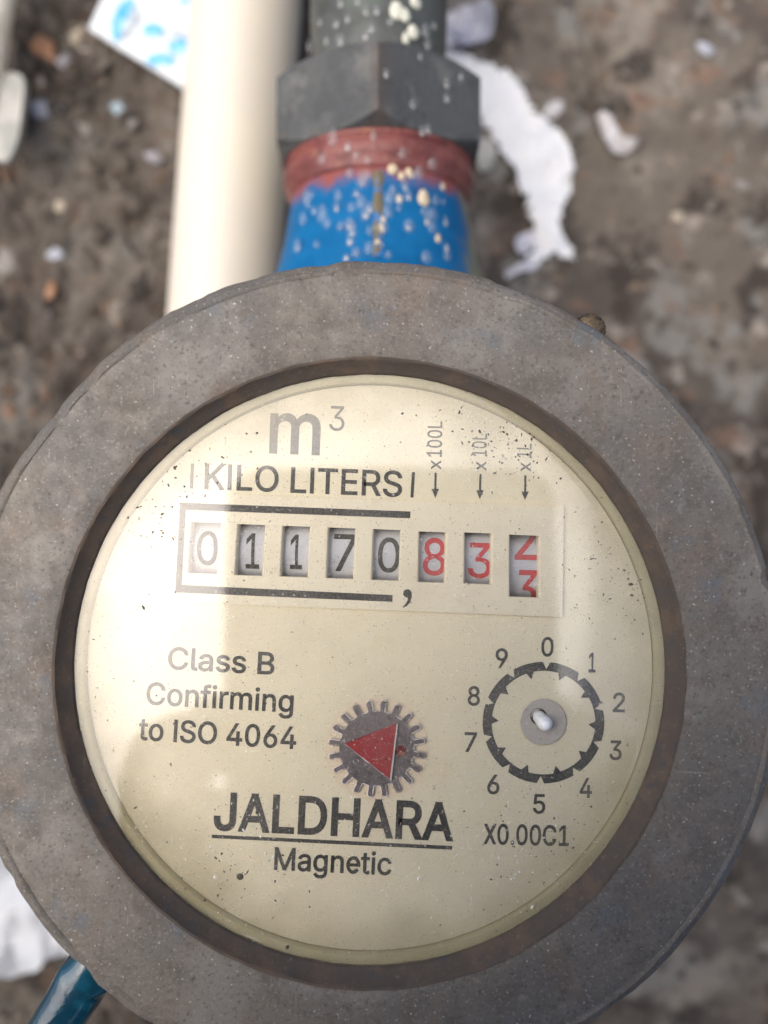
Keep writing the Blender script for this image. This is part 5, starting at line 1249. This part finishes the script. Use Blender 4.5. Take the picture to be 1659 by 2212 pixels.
def flat_part(name, loop, z_of, lift, thick, mat, parent, fine=3.0):
    bm = poly_fill([loop])
    xs = [p.x for p in loop]; ys = [p.y for p in loop]
    for t in np.arange(min(xs), max(xs), fine)[1:]:
        bmesh.ops.bisect_plane(bm, geom=list(bm.verts) + list(bm.edges) + list(bm.faces), plane_co=(t, 0, 0), plane_no=(1, 0, 0))
    for t in np.arange(min(ys), max(ys), fine)[1:]:
        bmesh.ops.bisect_plane(bm, geom=list(bm.verts) + list(bm.edges) + list(bm.faces), plane_co=(0, t, 0), plane_no=(0, 1, 0))
    bmesh.ops.triangulate(bm, faces=bm.faces)
    for v in bm.verts:
        v.co.z = z_of(v.co.x, v.co.y) + lift
    if thick:
        r = bmesh.ops.extrude_face_region(bm, geom=list(bm.faces))
        for e in r["geom"]:
            if isinstance(e, bmesh.types.BMVert):
                e.co.z -= thick
    return from_bm(name, bm, mat, parent, True, 40)


flat_part("film", pkl, packet_z, 0.0, 0.8, M_packet, packet)
def zp(L_):
    """print outline: pairs measured in an enlarged view of the packet, spread a little about their middle"""
    mx_ = sum(a for a, b in L_) / len(L_); my_ = sum(b for a, b in L_) / len(L_)
    return smooth_loop([px(.35808 * (mx_ + (a - mx_) * 1.55), .35808 * (my_ + (b - my_) * 1.3), 188.0) for a, b in L_], 4)


flat_part("printed_motif", zp([(765, 10), (785, 60), (760, 150), (720, 215), (695, 190), (700, 120), (725, 50)]), packet_z, 0.4, 0, M_bluep, packet)
flat_part("printed_motif", zp([(800, 60), (815, 110), (775, 190), (745, 205), (770, 120)]), packet_z, 0.55, 0, M_greyp, packet)
flat_part("printed_motif", zp([(880, 170), (910, 145), (955, 160), (960, 185), (920, 215), (890, 200)]), packet_z, 0.4, 0, M_bluep, packet)
flat_part("printed_motif", zp([(1010, 215), (1060, 180), (1110, 210), (1125, 270), (1080, 300), (1040, 285), (1060, 250), (1030, 240)]), packet_z, 0.4, 0, M_greyp, packet)
flat_part("printed_motif", zp([(1040, 265), (1100, 240), (1130, 250), (1125, 300), (1060, 305)]), packet_z, 0.55, 0, M_bluep, packet)
flat_part("printed_motif", zp([(915, 340), (960, 325), (1020, 345), (1010, 375), (950, 385), (915, 370)]), packet_z, 0.4, 0, M_bluep, packet)
flat_part("printed_motif", zp([(1085, -10), (1140, -10), (1135, 15), (1100, 12)]), packet_z, 0.4, 0, M_bluep, packet)

# strips at the left edge
rod("plastic_strip", px(15, -220, 178), px(-52, 250, 182), 4.6, M_strip, "cream plastic strip along the top left edge", "plastic strip", 24)
scrap("plastic_offcut", [(16, 166), (38, 164), (56, 178), (52, 235), (46, 290), (34, 336), (20, 353), (0, 350), (-20, 330), (-22, 250), (0, 200)], M_stick,
      "grey white flat plastic offcut at the left edge below the cream strip", "offcut", 9.0, 2.2, 0.4, 4, d=183.0)
# pale sheet lower left
scrap("plastic_sheet", [(-140, 1760), (-20, 1800), (90, 1880), (190, 1990), (170, 2040), (118, 2050), (105, 2066), (66, 2094), (40, 2098), (0, 2092), (-60, 2110), (-140, 2090)], M_sheet,
      "pale grey crumpled plastic sheet on the ground at lower left", "plastic sheet", 4.0, 0.6, 3.2, 4, fine=2.5)


# stones and chips one can tell apart
def stone(name, u, v, w, h, ang, mat, label, cat, hgt=None):
    bm = bmesh.new()
    bmesh.ops.create_icosphere(bm, subdivisions=3, radius=1.0)
    c = px(u, v, 190.5)
    sx, sy = w * 190.5 / 1659 / 2, h * 190.5 / 1659 / 2
    sz = hgt or min(sx, sy) * 0.5
    off = Vector((u * .13, v * .17, 3))
    rot = Matrix.Rotation(-ang, 3, 'Z')
    g = GROUND_Z + ground_h(c.x, c.y)
    for q in bm.verts:
        k = 1 + 0.62 * noise.noise(q.co * 1.5 + off) + 0.25 * noise.noise(q.co * 4 + off)
        k = max(k, 0.35)
        q.co = rot @ Vector((q.co.x * sx * k, q.co.y * sy * k, q.co.z * sz * k)) + Vector((c.x, c.y, g + sz * 0.2))
    return tag(from_bm(name, bm, mat, None, True, 55), label, cat, "stones and chips on the ground")


stone("brick_chip", 84, 88, 46, 78, R(-38), M_stone["orange"], "large orange brown brick chip between the left strip and the packet", "brick chip", 2.4)
stone("pebble", 155, 50, 32, 52, R(8), M_stone["cream"], "cream pebble just left of the printed packet", "pebble")
stone("chip", 80, 233, 38, 36, R(20), M_stone["white"], "bright bluish white chip right of the grey offcut", "chip")
stone("chip", 248, 224, 28, 22, R(20), M_stone["blue"], "pale blue chip below the packet's lower edge", "chip")
stone("chip", 132, 121, 34, 26, R(-50), M_stone["lilac"], "dull lilac chip beside the orange brick chip", "chip")
stone("chip", 106, 548, 40, 32, R(-20), M_stone["white"], "bluish white chip halfway down the left side above the bezel", "chip")
stone("brick_chip", 102, 620, 20, 42, R(8), M_stone["orange"], "small upright orange brick chip just above the bezel at left", "brick chip")
stone("pebble", 124, 438, 26, 26, 0, M_stone["cream"], "small tan pebble left of the cream pipe, midway down", "pebble")
stone("pebble", 275, 258, 28, 24, R(30), M_stone["grey"], "grey pebble below the pale blue chip", "pebble")
stone("pebble", 165, 262, 40, 34, R(30), M_stone["grey"], "grey lump near the dark twig", "pebble")
stone("pebble", 330, 335, 40, 24, R(10), M_stone["lilac"], "pinkish grey pebble against the left side of the cream pipe", "pebble")
stone("pebble", 8, 560, 60, 70, 0, M_stone["grey"], "big grey stone at the left edge", "stone")
stone("pebble", 1471, 462, 26, 22, R(20), M_stone["cream"], "single cream pebble on the bare ground at right", "pebble")
stone("chip", 1525, 98, 36, 22, R(25), M_stone["white"], "white chip near the top right corner", "chip")
stone("pebble", 1610, 395, 34, 22, R(15), M_stone["grey"], "grey pebble near the right edge", "pebble")
stone("pebble", 1372, 790, 70, 44, R(35), M_stone["grey"], "flat pale grey stone right of the brass screw", "stone")
v_, f_ = capsule(px(165, 222, 190), px(232, 186, 188.5), 0.9, 0.6, 10, 3)
tag(mesh("twig", v_, f_, M_stone["dark"], None, True), "thin dark twig on the soil below the packet", "twig")

# loose gravel: more grains than one could count
pts = []
for _ in range(4200):
    x = random.uniform(-108, 108); y = random.uniform(-135, 135)
    w_ = 0.85 if x < -20 else 0.07
    if random.random() > w_:
        continue
    s = random.uniform(0.35, 1.0) * random.choice((1, 1, 1.6, 2.4, 4.0) if x < -20 else (1, 1, 1.3, 1.8))
    pts.append((Vector((x, y, GROUND_Z + ground_h(x, y) + s * 0.1)), s))
M_gravel = material("mixed gravel", (0.115, 0.095, 0.075), 0.9, vary=[(0.07, (0.19, 0.165, 0.135), 0.5, 0.62, 2), (0.1, (0.19, 0.11, 0.07), 0.56, 0.66, 2), (0.09, (0.045, 0.036, 0.03), 0.50, 0.60, 2), (0.16, (0.32, 0.30, 0.28), 0.67, 0.73, 2)])
g = grains(pts, M_gravel, "gravel", None)

# ------------------------------------------------------------------ the phone that takes the picture and the person holding it (mirrored in the glass)
M_phone = material("black phone back", (0.018, 0.018, 0.020), 0.35, 0.0)
M_lens = material("dark lens glass", (0.01, 0.01, 0.012), 0.1, 0.0, coat=1.0)
phone = thing("phone", (2, -68, 101), "black phone held flat above the meter, mirrored in the dial glass", "phone")


def rbox(x0, x1, y0, y1, z0, z1, r, n=8):
    lp = []
    for cx_, cy_, a0 in ((x1 - r, y1 - r, 0), (x0 + r, y1 - r, 90), (x0 + r, y0 + r, 180), (x1 - r, y0 + r, 270)):
        for k in range(n + 1):
            a = R(a0 + 90 * k / n)
            lp.append(Vector((cx_ + r * math.cos(a), cy_ + r * math.sin(a), z1)))
    return slab([lp], z1 - z0)


from_bm("case", rbox(-41, 45, -150, 12.5, 97.2, 106, 9), M_phone, phone)
for (lx, ly) in ((14, 0), (0, -18), (14, -18)):
    v_, f_ = lathe([(0.05, 95.9), (4.2, 95.9), (5.6, 95.6), (6.0, 96.2), (6.0, 97.3)], 32, lambda r, a, h: Vector((lx + r * math.cos(a), ly + r * math.sin(a), h)))
    mesh("lens", v_, f_, M_lens, phone, True, 40)


def skinned(name, verts, edges, radii, mat, parent, root=0, sub=2):
    me = bpy.data.meshes.new(name)
    c = WLOC[parent] if parent else Vector()
    me.from_pydata([tuple((Vector(v) - c) * S) for v in verts], edges, [])
    me.materials.append(mat)
    o = bpy.data.objects.new(name, me)
    scene.collection.objects.link(o)
    if parent: o.parent = parent
    sk = o.modifiers.new("skin", 'SKIN')
    sk.use_smooth_shade = True
    for i, d in enumerate(me.skin_vertices[0].data):
        r = radii[i] * S
        d.radius = (r, r)
        d.use_root = i == root
    sb = o.modifiers.new("sub", 'SUBSURF'); sb.levels = sb.render_levels = sub
    return o


M_skin = material("brown skin", (0.26, 0.14, 0.085), 0.55)
M_shirt = material("dark navy shirt", (0.025, 0.028, 0.04), 0.9)
M_trouser = material("dark grey trousers", (0.035, 0.035, 0.038), 0.9)
M_hair = material("black hair", (0.012, 0.010, 0.009), 0.6)
person = thing("person", (0, -700, GROUND_Z), "crouching person in dark clothes leaning over the meter, holding the phone in both hands", "person")
V, E_, RD = [], [], []


def add(p, r, frm=None):
    V.append(p); RD.append(r)
    if frm is not None: E_.append((frm, len(V) - 1))
    return len(V) - 1


pel = add((0, -800, 100), 135)
bel = add((0, -740, 250), 130, pel)
che = add((0, -640, 400), 145, bel)
nk0 = add((0, -560, 500), 62, che)
nk1 = add((0, -510, 540), 56, nk0)
hd0 = add((0, -450, 560), 84, nk1)
hd1 = add((0, -405, 520), 80, hd0)
chin = add((0, -400, 460), 46, hd1)
nose = add((0, -365, 480), 12, hd1)
for s in (-1, 1):
    sh = add((s * 165, -610, 440), 62, che)
    el = add((s * 235, -400, 210), 44, sh)
    wr = add((s * 84, -150, 108), 32, el)
    pm = add((s * 64, -104, 99), 26, wr)
    for k, (fy, ln) in enumerate(((-62, 0.95), (-82, 1.05), (-102, 1.0), (-121, 0.85))):
        a = add((s * 60, fy + 2, 97), 10.5, pm)
        b = add((s * (60 - 16 * ln), fy + 6, 88), 8.5, a)
        add((s * (60 - 34 * ln), fy + 6, 87.5), 7.5, b)
    add((s * 52, -82, 101), 19, pm)
    t0 = add((s * 62, -76, 112), 11, pm)
    add((s * 40, -52, 115), 9.5, t0)
    hp = add((s * 95, -800, 70), 95, pel)
    kn = add((s * 210, -490, 150), 66, hp)
    an = add((s * 185, -720, -45), 42, kn)
    add((s * 200, -600, -72), 32, an)
skinned("body", V, E_, RD, M_shirt, person)
bm = bmesh.new()
bmesh.ops.create_uvsphere(bm, u_segments=24, v_segments=14, radius=1)
for q in bm.verts:
    q.co = Vector((q.co.x * 93, -460 + q.co.y * 92, 572 + q.co.z * 88))
from_bm("hair", bm, M_hair, person, True)
